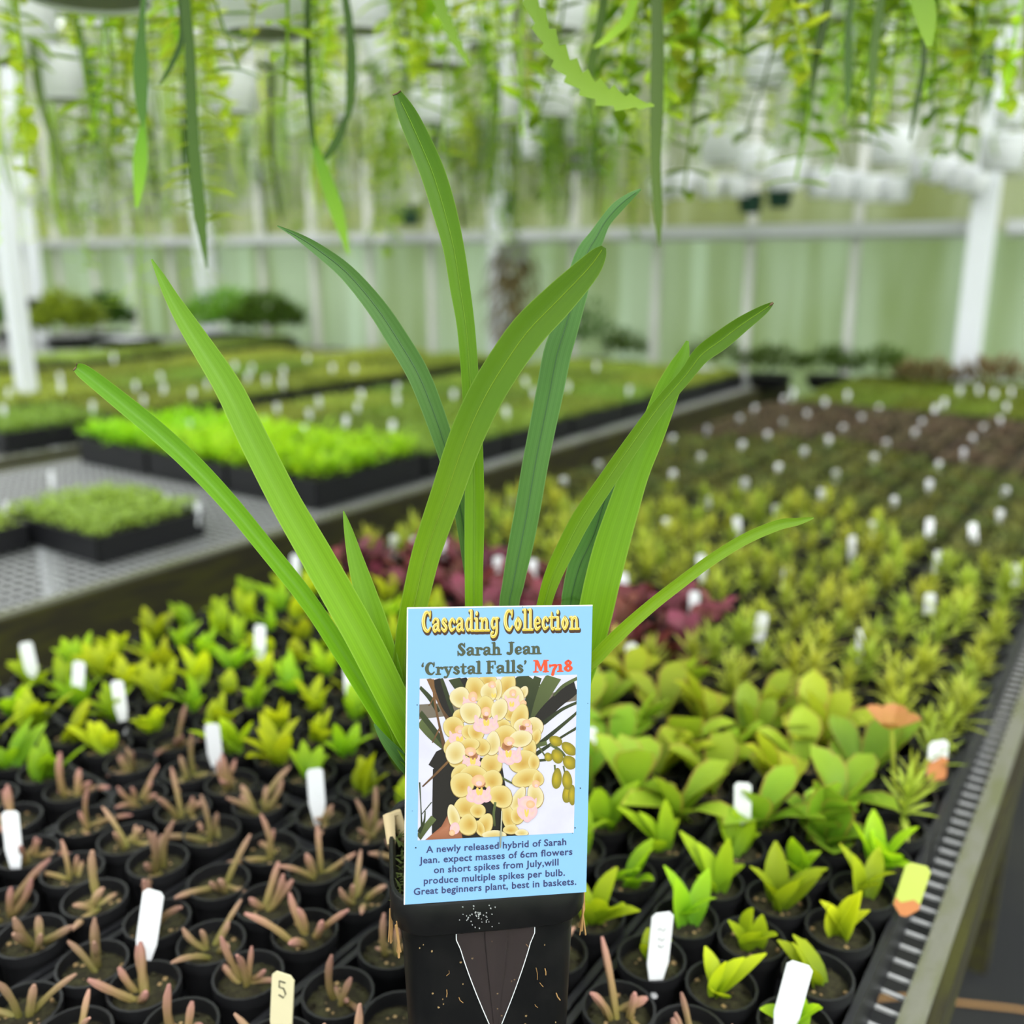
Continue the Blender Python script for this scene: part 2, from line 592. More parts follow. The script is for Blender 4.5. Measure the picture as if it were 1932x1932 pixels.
# ------------------------------------------------------------------ the setting: greenhouse shell
ZB = 0.80      # bench top
ZR = 0.855     # rims of the little pots
YW = 4.40      # back wall
XL, XR, YN, ZT = -9.6, 1.7, -2.2, 2.95


def struct(name, mb, mats, smooth=False):
    o = mb.build(name, mats, smooth=smooth)
    o['kind'] = 'structure'
    return o


b = MB(); b.box(((XL + XR) / 2, (YW + YN) / 2, -0.02), (XR - XL, YW - YN, 0.04)); struct('floor', b, 'weed_mat')
b = MB(); b.box((-4, 2, -0.08), (60, 60, 0.06)); struct('ground', b, 'grass_ground')
b = MB(); b.box(((XL + XR) / 2, YW, 0.71), (XR - XL, 0.006, 1.42)); struct('wall_back', b, 'panel_algae')
b = MB(); b.box(((XL + XR) / 2, YW, (1.42 + 1.62) / 2), (XR - XL, 0.006, 0.20)); struct('window_1', b, 'panel_stained')
b = MB(); b.box(((XL + XR) / 2, YW, (1.62 + ZT) / 2), (XR - XL, 0.006, ZT - 1.62)); struct('window_2', b, 'panel_upper')
b = MB(); b.box((XL, (YW + YN) / 2, ZT / 2), (0.006, YW - YN, ZT)); struct('wall_left', b, 'panel_upper')
b = MB(); b.box((XR, (YW + YN) / 2, ZT / 2), (0.006, YW - YN, ZT)); struct('wall_right', b, 'panel_clear')
b = MB(); b.box(((XL + XR) / 2, YN, ZT / 2), (XR - XL, 0.006, ZT)); struct('wall_front', b, 'panel_clear')
b = MB(); b.box(((XL + XR) / 2, (YW + YN) / 2, ZT + 0.01), (XR - XL, YW - YN, 0.006)); struct('ceiling', b, 'panel_roof')
k = 0
for i in range(21):
    x = -0.23 - 0.475 * i
    if x < XL:
        break
    k += 1
    b = MB(); b.box((x, YW - 0.025, ZT / 2), (0.032, 0.04, ZT)); struct('trim_%d' % k, b, 'frame_alu')
# horizontal mid rail in lengths between the posts, and a sill and a top plate
PX = [-0.658, -3.0, -5.4, -7.8]
for x0, x1 in ((-0.60, XR), (-3.0, -0.715), (-5.4, -3.0), (XL, -5.4)):
    k += 1
    b = MB(); b.box(((x0 + x1) / 2, YW - 0.085, 1.432), (x1 - x0 - 0.02, 0.07, 0.05)); b.box(((x0 + x1) / 2, YW - 0.06, 1.400), (x1 - x0 - 0.02, 0.03, 0.016)); struct('trim_%d' % k, b, 'galv_rail')
for x in (-9, -6.5, -4, -1.5, 1):
    k += 1
    b = MB(); b.box((x, (YW + YN) / 2, ZT - 0.04), (0.06, YW - YN, 0.08)); struct('trim_%d' % k, b, 'post_white')
for y in (-1.5, 0, 1.5, 3.0):
    k += 1
    b = MB(); b.box(((XL + XR) / 2, y, ZT - 0.10), (XR - XL, 0.04, 0.05)); struct('trim_%d' % k, b, 'post_white')
# long pipes that the baskets hang from, and white posts
for x in (-0.95, -1.33, -2.2, -4.0, -0.45):
    k += 1
    b = MB(); b.tube([(x, YN + 0.05, 2.3), (x, YW - 0.1, 2.3)], 0.014, 8); struct('trim_%d' % k, b, 'galv_rail')


def post(x, y, s, label, z0=0.0, foot=False):
    e = empty('support_post', (x, y, 0), 0, label, 'post')
    b = MB(); b.box((0, 0, ZT / 2 - 0.01), (s, s, ZT - 0.04)); b.build('shaft', 'post_white', e, smooth=False)
    b = MB(); b.box((0, 0, 0.006), (s * 2, s * 2, 0.012)); b.build('base_plate', 'galv_rail', e, smooth=False)
    if foot:
        b = MB(); b.lathe([(0.075, 0.0), (0.095, 0.14), (0.098, 0.14)], 16, (0, 0, foot), cap0=True, cap1=True); b.build('black_collar', 'black_pot', e)
    return e


post(-0.658, 4.19, 0.085, 'wide white post against the back wall at far right')
post(-3.0, 4.26, 0.085, 'white post on the back wall behind the orchid leaves')
post(-5.42, 4.26, 0.085, 'white post on the back wall between the far left leafy plants')
post(-3.17, 1.72, 0.05, 'slim grey-white post rising from the far left bench')
pb = ony(75, 590, 3.4)
post(pb.x, pb.y, 0.06, 'distant white post with a black collar at far left', foot=max(0.7, pb.z - 0.05))

# ------------------------------------------------------------------ benches
YB0, YB1 = -0.6, 4.14


def bench(name, label, x0, x1, y0, y1, dx, dy, board_r=True, board_l=True, zt=ZB, bh=0.10):
    e = empty(name, ((x0 + x1) / 2, (y0 + y1) / 2, 0), 0, label, 'bench')
    cx, cy = (x0 + x1) / 2, (y0 + y1) / 2
    b = MB()
    n = int((x1 - x0) / dx)
    for i in range(n + 1):
        b.box((x0 + (x1 - x0) * i / n - cx, 0, zt - 0.006), (0.002, y1 - y0, 0.002))
    n = int((y1 - y0) / dy)
    for i in range(n + 1):
        b.box((0, y0 + (y1 - y0) * i / n - cy, zt - 0.004), (x1 - x0, 0.0024, 0.0024))
    b.build('wire_mesh_top', 'galv_wire', e, smooth=False)
    for on, x in ((board_r, x1), (board_l, x0)):
        if on:
            sg = 1 if x == x1 else -1
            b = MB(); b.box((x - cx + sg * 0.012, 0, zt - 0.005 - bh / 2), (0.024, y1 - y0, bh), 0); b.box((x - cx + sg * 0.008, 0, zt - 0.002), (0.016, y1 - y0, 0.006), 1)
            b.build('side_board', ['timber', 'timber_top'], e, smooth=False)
    for yy in (y0, y1):
        b = MB(); b.box((0, yy - cy, zt - 0.055), (x1 - x0, 0.024, 0.09)); b.build('end_board', 'timber', e, smooth=False)
    for yy in (y0 + 0.1, cy, y1 - 0.1):
        b = MB(); b.box((0, yy - cy, zt - 0.04), (x1 - x0, 0.04, 0.06)); b.build('cross_bearer', 'timber', e, smooth=False)
        for xx in (x0 + 0.05, x1 - 0.05):
            b = MB(); b.box((xx - cx, yy - cy, (zt - 0.07) / 2), (0.05, 0.05, zt - 0.07)); b.build('leg', 'timber', e, smooth=False)
    return e


bench('plant_bench', 'nearest plant bench, wire mesh top full of small black pots', -1.05, -0.086, YB0, YB1, 0.05, 0.0185, bh=0.05)
bench('plant_bench', 'middle plant bench with bare wire mesh and weathered timber edge at left', -2.33, -1.372, YB0, 4.14, 0.030, 0.0185)
bench('plant_bench', 'far left plant bench carrying olive seedling trays behind the slim post', -4.0, -2.49, YB0, 4.14, 0.05, 0.05)
bench('plant_bench', 'distant plant bench at far left with leafy plants along its back', -6.6, -4.12, 0.4, 4.14, 0.06, 0.06)

# ------------------------------------------------------------------ little plants: templates
def t_fingers(seed):
    random.seed(seed)
    b = MB()
    for i in range(random.randint(4, 7)):
        a = rnd(0, 6.28)
        sp = rnd(0.1, 0.75) if random.random() < 0.8 else rnd(0.9, 1.3)
        L = rnd(0.016, 0.042)
        bx, by = rnd(-0.005, 0.005), rnd(-0.005, 0.005)
        r = rnd(0.0016, 0.0024)
        pts = []
        cv = rnd(-0.35, 0.35)
        for j in range(7):
            q = j / 6
            an = sp + cv * q
            pts.append((bx + math.cos(a) * math.sin(an) * L * q, by + math.sin(a) * math.sin(an) * L * q, math.cos(an) * L * q - 0.002))
        b.tube(pts, [r * 0.9, r * 1.0, r * 1.1, r * 0.98, r * 1.1, r, r * 0.45], 6)
    return mesh_only(b, 'succulent_stems', 'finger_brown')


def t_paddle(seed, mname='paddle_green', L0=0.020, L1=0.038, W=0.012, n0=3, n1=6, shape='oval', spread=0.75, nm='leaves', bend=0.3):
    random.seed(seed)
    b = MB()
    for i in range(random.randint(n0, n1)):
        a = rnd(0, 6.28)
        sp = rnd(0.05, spread)
        L = rnd(L0, L1)
        d = V((math.cos(a) * math.sin(sp), math.sin(a) * math.sin(sp), math.cos(sp)))
        nr = V((-math.cos(a), -math.sin(a), 0.3))
        b.blade((rnd(-0.006, 0.006), rnd(-0.006, 0.006), -0.002), d, nr, L, W * rnd(0.75, 1.2), bend * rnd(0.2, 1.6), 6, shape, 0.18)
    return mesh_only(b, nm, mname)


def t_spiky(seed, mname='spiky', h=0.026, nl=16, L=0.022, W=0.0042):
    random.seed(seed)
    b = MB()
    for s in range(random.randint(1, 3)):
        ox, oy = rnd(-0.008, 0.008), rnd(-0.008, 0.008)
        hh = h * rnd(0.6, 1.15)
        lx, ly = rnd(-0.008, 0.008), rnd(-0.008, 0.008)
        b.tube([(ox, oy, -0.002), (ox + lx, oy + ly, hh)], 0.001, 4)
        for i in range(nl):
            q = i / nl
            a = i * 2.4 + rnd(-.3, .3)
            sp = 1.25 - 0.95 * q + rnd(-.15, .15)
            d = V((math.cos(a) * math.sin(sp), math.sin(a) * math.sin(sp), math.cos(sp)))
            p = (ox + lx * (0.3 + 0.7 * q), oy + ly * (0.3 + 0.7 * q), hh * (0.3 + 0.7 * q))
            b.blade(p, d, (0, 0, 1), L * rnd(0.7, 1.1), W, rnd(-0.3, 0.6), 3, 'lance', 0.15)
    return mesh_only(b, 'foliage', mname)


def tuft(b, n, R, H, L, W, shape='lance', mi=0, z0=0.0, c=(0, 0)):
    for i in range(n):
        a = rnd(0, 6.28)
        r = R * math.sqrt(random.random())
        h = H * (1 - (r / R) ** 2 * 0.6) * rnd(0.35, 1)
        sp = rnd(0.1, 1.3)
        a2 = a + rnd(-1, 1)
        d = V((math.cos(a2) * math.sin(sp), math.sin(a2) * math.sin(sp), math.cos(sp)))
        b.blade((c[0] + r * math.cos(a), c[1] + r * math.sin(a), z0 + h), d, (0, 0, 1), L * rnd(0.7, 1.2), W * rnd(0.8, 1.2), rnd(0, 0.8), 2, shape, 0.1, mi)


def t_fuzzy(seed, mname):
    random.seed(seed)
    b = MB()
    tuft(b, 52, 0.022, 0.022, 0.015, 0.0042, 'lance')
    return mesh_only(b, 'foliage', mname)


PLANT = {
    'brown': [t_fingers(s) for s in range(9)],
    'green': [t_paddle(100 + s, L0=0.022, L1=0.046, W=0.0145, n0=4, n1=7) for s in range(9)],
    'flap': [t_paddle(200 + s, 'flapjack', 0.035, 0.068, 0.027, 5, 8, 'paddle', 0.75, 'broad_leaves', 0.5) for s in range(5)],
    'burg': [t_paddle(300 + s, 'burgundy', 0.035, 0.055, 0.018, 6, 9, 'paddle', 1.15, 'leaves', 0.9) for s in range(4)],
    'spiky': [t_spiky(400 + s, h=0.034, nl=18, L=0.029, W=0.0052) for s in range(6)],
    'fuzzy': [t_fuzzy(500 + s, 'fuzzy_dark') for s in range(4)],
    'heath': [t_fuzzy(600 + s, 'fuzzy_brown') for s in range(4)],
}
random.seed(5)
PH = 0.055
pb_ = MB()
pb_.lathe([(0.0165, 0.0), (0.0205, PH - 0.008), (0.0228, PH - 0.008), (0.0230, PH), (0.0212, PH), (0.0205, PH - 0.012)], 22, cap0=True)
POT = mesh_only(pb_, 'pot', 'black_pot')
sb_ = MB()
sb_.lathe([(0.0203, PH - 0.009), (0.014, PH - 0.007), (0.006, PH - 0.0065)], 16, cap1=True)
for i in range(26):
    a, r = rnd(0, 6.28), 0.018 * math.sqrt(random.random())
    sb_.box((r * math.cos(a), r * math.sin(a), PH - 0.0075), (rnd(.001, .003), rnd(.001, .003), 0.0018), 1 if random.random() < .35 else 0, rnd(0, 3))
SOIL = mesh_only(sb_, 'soil', ['potting_mix', 'bark'])
# pot and plant as one mesh for the far rows (parts too small to show)
FAR = {}
lowpot = MB()
lowpot.lathe([(0.0165, 0.0), (0.0228, PH - 0.008), (0.0230, PH), (0.0205, PH - 0.004)], 10, cap0=True)
lowpot.lathe([(0.0205, PH - 0.008), (0.004, PH - 0.006)], 10, mi=1, cap1=True)
for kk, mname in (('spiky', 'spiky'), ('fuzzy', 'fuzzy_dark'), ('heath', 'fuzzy_brown')):
    FAR[kk] = []
    for me in PLANT[kk]:
        b = MB()
        b.merge(lowpot)
        tt = [0.0] * len(me.vertices)
        me.attributes['t'].data.foreach_get('value', tt)
        b.add([v.co + V((0, 0, PH - 0.006)) for v in me.vertices], [tuple(p.vertices) for p in me.polygons], t=tt, mi=2)
        FAR[kk].append(mesh_only(b, 'potted_seedling', ['black_pot', 'potting_mix', mname]))

# ------------------------------------------------------------------ trays on the nearest bench
TW = 0.152
TX = [-0.099 - TW * i for i in range(7)]      # tray borders in x
TLEN = 0.36


def tray_mesh(lx, ly, h=0.045, name='tray', cells=False):
    b = MB()
    b.box((0, 0, 0.0012), (lx - 0.006, ly - 0.006, 0.002))
    for s in (-1, 1):
        b.box((s * (lx / 2 - 0.003), 0, h / 2), (0.002, ly - 0.004, h))
        b.box((0, s * (ly / 2 - 0.003), h / 2), (lx - 0.004, 0.002, h))
        b.box((s * (lx / 2 - 0.003), 0, h), (0.005, ly, 0.003))
        b.box((0, s * (ly / 2 - 0.003), h), (lx, 0.005, 0.003))
    return mesh_only(b, name, 'tray_plastic', smooth=False)


TRAY = tray_mesh(TW - 0.002, TLEN)
ORD = ['first', 'second', 'third', 'fourth', 'fifth', 'sixth', 'seventh', 'eighth', 'ninth', 'tenth', 'eleventh', 'twelfth']
YT0 = 0.10
for c in range(6):
    for r in range(9):
        y = YT0 + TLEN * (r + 0.5) + (0, .02, .05, .09, .01, .06)[c] - 0.05
        if y > 3.3:
            break
        cx = TX[c] - TW / 2
        near = r < 3
        if not any(inframe((cx + dx, y + dy, ZR)) for dx in (-.07, 0, .07) for dy in (-.17, 0, .17)):
            continue
        lab = ('black tray of small pots, %s row from the right bench edge, %s from front' % (ORD[c], ORD[r]))
        o = inst(TRAY, 'pot_tray', None, (cx, y, ZB))
        tag(o, lab, 'tray', 'trays of small pots on the nearest bench')

# orchid pot's place (used to keep the plants under it out)
OP_YAW = math.radians(7.5)
OA = RT * math.cos(OP_YAW) + FH * math.sin(OP_YAW)
OB = FH * math.cos(OP_YAW) - RT * math.sin(OP_YAW)
OF = dep(928, 1697, 0.4500)          # middle of the rim's front top edge
ORZ = OF.z
OC = V((OF.x, OF.y, 0)) + V((OB.x, OB.y, 0)) * 0.0482


def kind_at(x, y):
    fb = 0.365 if x < -0.76 else 0.50 if x < -0.33 else 0.485 if x < -0.2 else 0.46
    if y < fb:
        return 'brown'
    if -1.02 < x < -0.41 and 0.93 < y < 1.13 and (y < 1.06 or x > -0.9):
        return 'burg'
    if -0.50 < x < -0.15 and 0.655 < y < 0.875 and x + y * 0.5 < 0.245:
        return 'flap'
    if y < (0.93 if x < -0.5 else 0.80 if x < -0.3 else 0.70):
        return 'green'
    if y < 1.62 + 0.12 * math.sin(x * 9):
        return 'spiky'
    if y < 2.30 + 0.1 * math.sin(x * 7):
        return 'fuzzy'
    if y < 2.98:
        return 'heath'
    return None


KN = {
    'brown': ('potted_succulent', 'brown-pink finger-stemmed succulent in small round black pot', 'potted succulent', 'brown succulents in small pots at the front'),
    'green': ('leafy_seedling', 'bright green paddle-leaved seedling in small round black pot', 'potted seedling', 'green paddle-leaved seedlings in small pots'),
    'flap': ('potted_succulent', 'large broad-leaved green succulent in small black pot right of the label', 'potted succulent', 'broad-leaved succulents right of the label'),
    'burg': ('potted_succulent', 'dark burgundy leafy succulent in small black pot behind the label', 'potted succulent', 'burgundy succulents behind the label'),
    'spiky': ('spiky_seedling', 'yellow-green spiky seedling in small black pot amid white tags', 'potted seedling', 'spiky seedlings in the middle of the nearest bench'),
    'fuzzy': ('fine_leaved_seedling', 'dark olive fine-leaved seedling in small pot further along the bench', 'potted seedling', 'dark fine-leaved seedlings farther along the bench'),
    'heath': ('brown_seedling', 'brownish fine-leaved seedling in small pot near the bench\'s far end', 'potted seedling', 'brownish seedlings towards the far end of the bench'),
}
NEARLAB = []
for c in range(6):
    for col in range(3):
        gx = TX[c] - TW / 2 + (col - 1) * 0.0475
        off = (0, .02, .05, .09, .01, .06)[c] - 0.05 + YT0
        for r in range(70):
            tr_, rr = divmod(r, 7)
            gy = off + TLEN * tr_ + 0.029 + rr * 0.0502
            x = gx + rnd(-.002, .002)
            y = gy + rnd(-.002, .002) + (0.006 if col == 1 else 0)
            if y > 3.1:
                break
            kd = kind_at(x, y)
            if kd is None or not inframe((x, y, ZR + 0.01), 180):
                continue
            rel = V((x, y, 0)) - OC
            under = abs(rel.dot(OA)) < 0.062 and abs(rel.dot(OB)) < 0.062
            nm, lab, cat, grp = KN[kd]
            rz = rnd(0, 6.28)
            s = rnd(0.85, 1.15)
            if y < 1.22:
                e = empty(nm, (x, y, ZB + 0.0025), rz, lab, cat, grp)
                inst(POT, 'pot', e)
                inst(SOIL, 'soil', e, rz=rnd(0, 6))
                if under:
                    e.name = 'seedling_pot'
                    e['label'] = 'small black pot of bare soil beneath the square orchid pot'
                    e['category'] = 'pot'
                    e['group'] = 'bare small pots under the orchid pot'
                    continue
                inst(random.choice(PLANT[kd]), PLANT[kd][0].name.split('.')[0], e, (0, 0, PH - 0.007), 0, s * 1.1)
                if y < 0.78 and inframe((x, y, ZR), 20):
                    NEARLAB.append((e, kd, x, y))
            else:
                o = inst(random.choice(FAR[kd]), nm, None, (x, y, ZB + 0.0025), rz, s if kd == 'spiky' else (s, s, 1))
                tag(o, lab, cat, grp)
# single out the nearest pots by tray row and place in that row
rows = {}
for (e, kd, x, y) in NEARLAB:
    rows.setdefault(round((-0.099 - x) / (TW / 3) - 0.5), []).append((y, e, kd))
for ci, L in rows.items():
    L.sort(key=lambda q: q[0])
    cnt = {}
    for (y, e, kd) in L:
        cnt[kd] = cnt.get(kd, 0) + 1
        what = {'brown': 'brown-pink fingered succulent', 'green': 'green paddle-leaved seedling', 'flap': 'broad-leaved green succulent', 'burg': 'burgundy succulent', 'spiky': 'spiky seedling'}[kd]
        if ci < 12 and cnt[kd] <= 12:
            e['label'] = '%s, %s from the front in the %s line from right bench edge' % (what, ORD[cnt[kd] - 1], ORD[ci])


# ------------------------------------------------------------------ seedling trays with uncountable foliage
def tray_of(name, label, x0, x1, y0, y1, kd, n, L, W, H, mname, shape='lance', group=None, th=0.045, z=ZB):
    e = empty(name, ((x0 + x1) / 2, (y0 + y1) / 2, z + 0.001), 0, label, 'seedling tray', group)
    key = (round(x1 - x0, 3), round(y1 - y0, 3), kd)
    if key not in CACHE:
        tm = tray_mesh(x1 - x0, y1 - y0, th)
        sb = MB(); sb.box((0, 0, th - 0.012), (x1 - x0 - 0.01, y1 - y0 - 0.01, 0.012))
        sm = mesh_only(sb, 'soil', 'potting_mix', smooth=False)
        b = MB()
        for i in range(n):
            px, py = rnd(x0 - x1, x1 - x0) / 2 * 0.96, rnd(y0 - y1, y1 - y0) / 2 * 0.96
            a, sp = rnd(0, 6.28), rnd(0.1, 1.2)
            d = V((math.cos(a) * math.sin(sp), math.sin(a) * math.sin(sp), math.cos(sp)))
            b.blade((px, py, th + H * rnd(0.0, 0.8) - 0.004), d, (0, 0, 1), L * rnd(.6, 1.2), W * rnd(.7, 1.2), rnd(0, .9), 3, shape, 0.12)
        fm = mesh_only(b, 'foliage', mname)
        CACHE[key] = (tm, sm, fm)
    tm, sm, fm = CACHE[key]
    inst(tm, 'tray', e)
    inst(sm, 'soil', e)
    f = inst(fm, 'foliage', e)
    f['kind'] = 'stuff'
    return e


CACHE = {}
# middle bench
tray_of('seedling_tray', 'front right tray of pale green stonecrop on bare wire mesh', -1.745, -1.452, 0.872, 1.095, 'sed', 1500, 0.014, 0.009, 0.034, 'sedum', 'oval')
tray_of('seedling_tray', 'front left tray of pale green stonecrop at the picture\'s left edge', -1.94, -1.640, 0.62, 0.862, 'sed', 950, 0.014, 0.009, 0.028, 'sedum', 'oval')
for i, (x0, x1) in enumerate(((-2.27, -1.99), (-1.985, -1.70), (-1.695, -1.41))):
    tray_of('seedling_tray', 'tray of tall lime green lettuce-like seedlings, %s from the left' % ORD[i], x0, x1, 1.345, 1.69, 'let%d' % i, 650, 0.042, 0.016, 0.034, 'lettuce', 'paddle', 'lime green seedling trays', th=0.06)
for r in range(6):
    for i, (x0, x1) in enumerate(((-2.27, -1.99), (-1.985, -1.70), (-1.695, -1.41))):
        y0 = 1.70 + r * 0.34
        tray_of('seedling_tray', 'olive green seedling tray behind the lime seedlings, %s row back, %s from left' % (ORD[r], ORD[i]), x0, x1, y0, y0 + 0.33, 'oli%d' % (r % 2), 1700, 0.020, 0.007, 0.022, 'olive', 'lance', 'olive seedling trays on the middle bench', th=0.055)
# far bench
for r in range(8):
    for i, (x0, x1) in enumerate(((-2.88, -2.52), (-3.33, -2.97), (-3.74, -3.38))):
        y0 = 0.95 + r * 0.34
        if i == 2 and r > 6 or not inframe(((x0 + x1) / 2, y0 + .17, ZR), 150):
            continue
        tray_of('seedling_tray', 'olive seedling tray on the far left bench, %s column back, %s along' % (ORD[i], ORD[r]), x0, x1, y0, y0 + 0.33, 'ofa%d' % (r % 2), 1800, 0.020, 0.008, 0.022, 'olive', 'lance', 'olive seedling trays on the far bench', th=0.055)
for r in range(6):
    x0, y0 = (-4.55, 1.75 + r * 0.36)
    if inframe((x0, y0, ZR), 150):
        tray_of('seedling_tray', 'green seedling tray on the distant bench, %s along its front' % ORD[r], x0, x0 + 0.40, y0, y0 + 0.34, 'dist%d' % (r % 2), 700, 0.022, 0.009, 0.016, 'moss_green' if r % 2 else 'sedum', 'lance', 'seedling trays on the distant bench')
# nearest bench, far end: moss-green trays
for c in range(6):
    for r in range(3):
        x0, x1, y0 = TX[c] - TW + 0.002, TX[c] - 0.002, 3.13 + 0.29 * r
        if inframe((x0, y0, ZR), 150):
            tray_of('seedling_tray', 'moss green seedling tray at bench\'s far end, %s from right edge, %s row back' % (ORD[c], ORD[r]), x0, x1, y0, y0 + 0.28, 'mos', 900, 0.016, 0.005, 0.012, 'moss_green', 'lance', 'moss green trays at the far end of the nearest bench')


# ------------------------------------------------------------------ bushes along the back wall and far plants
def bush(name, label, px, py, wpx, hpx, d, mname, nleaf=220, L=0.05, W=0.02, pot=True, group=None, cat='plant', z=ZB):
    """clump whose base middle is seen at (px,py) at depth d"""
    p = dep(px, py, d)
    R = wpx * d / F / 2
    H = hpx * d / F
    e = empty(name, (p.x, p.y, z), 0, label, cat, group)
    zz = p.z - z
    if pot:
        b = MB(); hh = max(zz, 0.05); b.lathe([(R * 0.55, 0.0), (R * 0.7, hh), (R * 0.74, hh), (R * 0.6, hh - 0.01)], 14, cap0=True, cap1=True); b.build('pot', 'black_pot', e)
        zz = hh
    b = MB()
    tuft(b, nleaf, R, H, L, W, 'oval', z0=zz)
    b.build('foliage', mname, e)
    return e


for (px, py, wp, hp, d, mt, lab) in (
        (130, 640, 130, 60, 5.6, 'bush_light', 'light green leafy plant beside the slim left post'),
        (205, 640, 90, 45, 6.2, 'bush_dark', 'dark low plant behind the white-topped black tray'),
        (430, 650, 160, 55, 6.0, 'bush_light', 'light leafy clump below the second back-wall post'),
        (510, 650, 130, 55, 5.8, 'bush_dark', 'dark leafy clump right of the light leafy clump'),
        (20, 625, 70, 40, 6.2, 'bush_light', 'small leafy plant at the far left edge'),
        (1110, 690, 110, 95, 4.5, 'bush_dark', 'dark upright bush behind the pale orchid leaf'),
        (1180, 695, 80, 50, 4.4, 'bush_dark', 'small dark bush right of the upright bush'),
        (1340, 700, 110, 50, 4.1, 'bush_dark', 'dark mound in black pot behind the tallest right leaf'),
        (1450, 735, 120, 45, 3.9, 'bush_dark', 'low dark foliage at the foot of back wall, left clump'),
        (1560, 735, 120, 45, 3.85, 'bush_dark', 'low dark foliage at the foot of back wall, middle clump'),
        (1660, 745, 110, 48, 3.8, 'bush_dark', 'low dark foliage left of the wide white post'),
        (1870, 760, 150, 40, 3.55, 'dry_brown', 'rusty brown low plant right of the wide white post'),
        (1740, 770, 110, 35, 3.6, 'dry_brown', 'rusty brown low plant in front of the wide white post')):
    bush('leafy_plant', lab, px, py, wp, hp * (1.5 if d > 5 else 1.2), d, mt, 420 if d > 5 else 260, 0.075 if d > 5 else 0.04, 0.036 if d > 5 else 0.016)

# white-topped black tray far left, white tray by the right post, grey block at the bench end
p = onz(228, 640, ZB + 0.04)
e = empty('propagation_tray', (p.x, p.y, ZB), 0.0, 'black tray with a white top at the back of the far bench', 'tray')
inst(tray_mesh(0.42, 0.26, 0.05), 'tray', e)
b = MB(); b.box((0, 0, 0.042), (0.38, 0.22, 0.012)); b.build('white_sheet', 'tag_white', e, smooth=False)
b = MB(); b.box((0, 0, 0.012), (0.20, 0.13, 0.024)); b.box((0, 0, 0.03), (0.17, 0.10, 0.014)); b.box((0, 0, 0.024), (0.21, 0.14, 0.006))
p = onz(1765, 725, ZB + 0.06)
tag(b.build('plastic_tub', 'tag_white', smooth=False, loc=(p.x, min(p.y, 3.95), ZB)), 'white plastic tub at the foot of the wide white post', 'tub')
b = MB(); b.box((0, 0, 0.035), (0.16, 0.12, 0.07)); b.box((0, 0, 0.073), (0.17, 0.13, 0.008))
p = onz(1345, 728, ZB)
tag(b.build('paving_block', 'galv_rail', smooth=False, loc=(-1.6, 3.68, ZB)), 'grey block at the far corner of the middle bench', 'block')
# brown dried fern hanging by the wall
p = dep(968, 500, 4.6)
e = empty('hanging_fern', (p.x, p.y, p.z), 0, 'brown dried hanging fern in front of the back wall', 'hanging plant')
b = MB(); b.lathe([(0.06, 0.0), (0.09, 0.1), (0.085, 0.1)], 14, cap0=True, cap1=True); b.build('pot', 'basket_base', e)
b = MB()
for i in range(420):
    a = rnd(0, 6.28); r = 0.17 * math.sqrt(random.random()); zz = -rnd(0, 0.42)
    k_ = 1 - abs(zz + 0.2) / 0.5
    b.blade((r * k_ * math.cos(a), r * k_ * math.sin(a), zz + 0.06), (math.cos(a), math.sin(a), -0.8), (0, 0, 1), 0.07, 0.016, 0.6, 3, 'lance', 0.1)
b.build('fronds', 'dry_brown', e)
b = MB(); b.tube([(0, 0, 0.1), (0, 0, 2.86 - p.z)], 0.003, 4); b.build('hanger', 'wire_white', e)

# ------------------------------------------------------------------ plant tags
def tagmesh(w_, h_, mname, tip=None, name='plant_tag', ft=0.014, sh=0.012, tipf=0.45):
    b = MB()
    r = w_ * 0.18
    prof = [(-w_ / 2, sh), (-w_ * 0.12, -ft), (w_ * 0.12, -ft), (w_ / 2, sh), (w_ / 2, h_ - r), (w_ / 2 - r, h_), (-w_ / 2 + r, h_), (-w_ / 2, h_ - r)]
    N = len(prof)
    th = 0.0005
    b.add([(x, -th, z) for x, z in prof] + [(x, th, z) for x, z in prof], [tuple(range(N)), tuple(range(2 * N - 1, N - 1, -1))] + [(i, i + N, (i + 1) % N + N, (i + 1) % N) for i in range(N)])
    if tip:
        yy = -th * 1.6
        b.add([(-w_ / 2, yy, sh), (-w_ * .12, yy, -ft), (w_ * .12, yy, -ft), (w_ / 2, yy, sh), (w_ / 2, yy, h_ * tipf), (w_ * .2, yy, h_ * (tipf + .07)), (-w_ / 4, yy, h_ * (tipf - .05)), (-w_ / 2, yy, h_ * (tipf + .04))], [tuple(range(8))], mi=1)
    return mesh_only(b, name, [mname] + ([tip] if tip else []), smooth=False)


TG = tagmesh(0.0135, 0.042, 'tag_white')
TGL = tagmesh(0.018, 0.024, 'tag_white', ft=0.06)
TGS = tagmesh(0.0135, 0.029, 'tag_white')
FACE = math.atan2(RT.y, RT.x)


def put_tag(px, py, z, label, group=None, me=None, tall=None, lean=0.0, s=1.0):
    """a tag whose visible middle is seen at (px,py); its foot in the pot below"""
    p = onz(px, py, z)
    o = inst(me or TG, 'plant_tag', None, (p.x, p.y, z - 0.020 * s), FACE + rnd(-.35, .35), s, rx=rnd(-.22, -.02), ry=lean + rnd(-.10, .10))
    tag(o, label, 'plant tag', group)
    return o


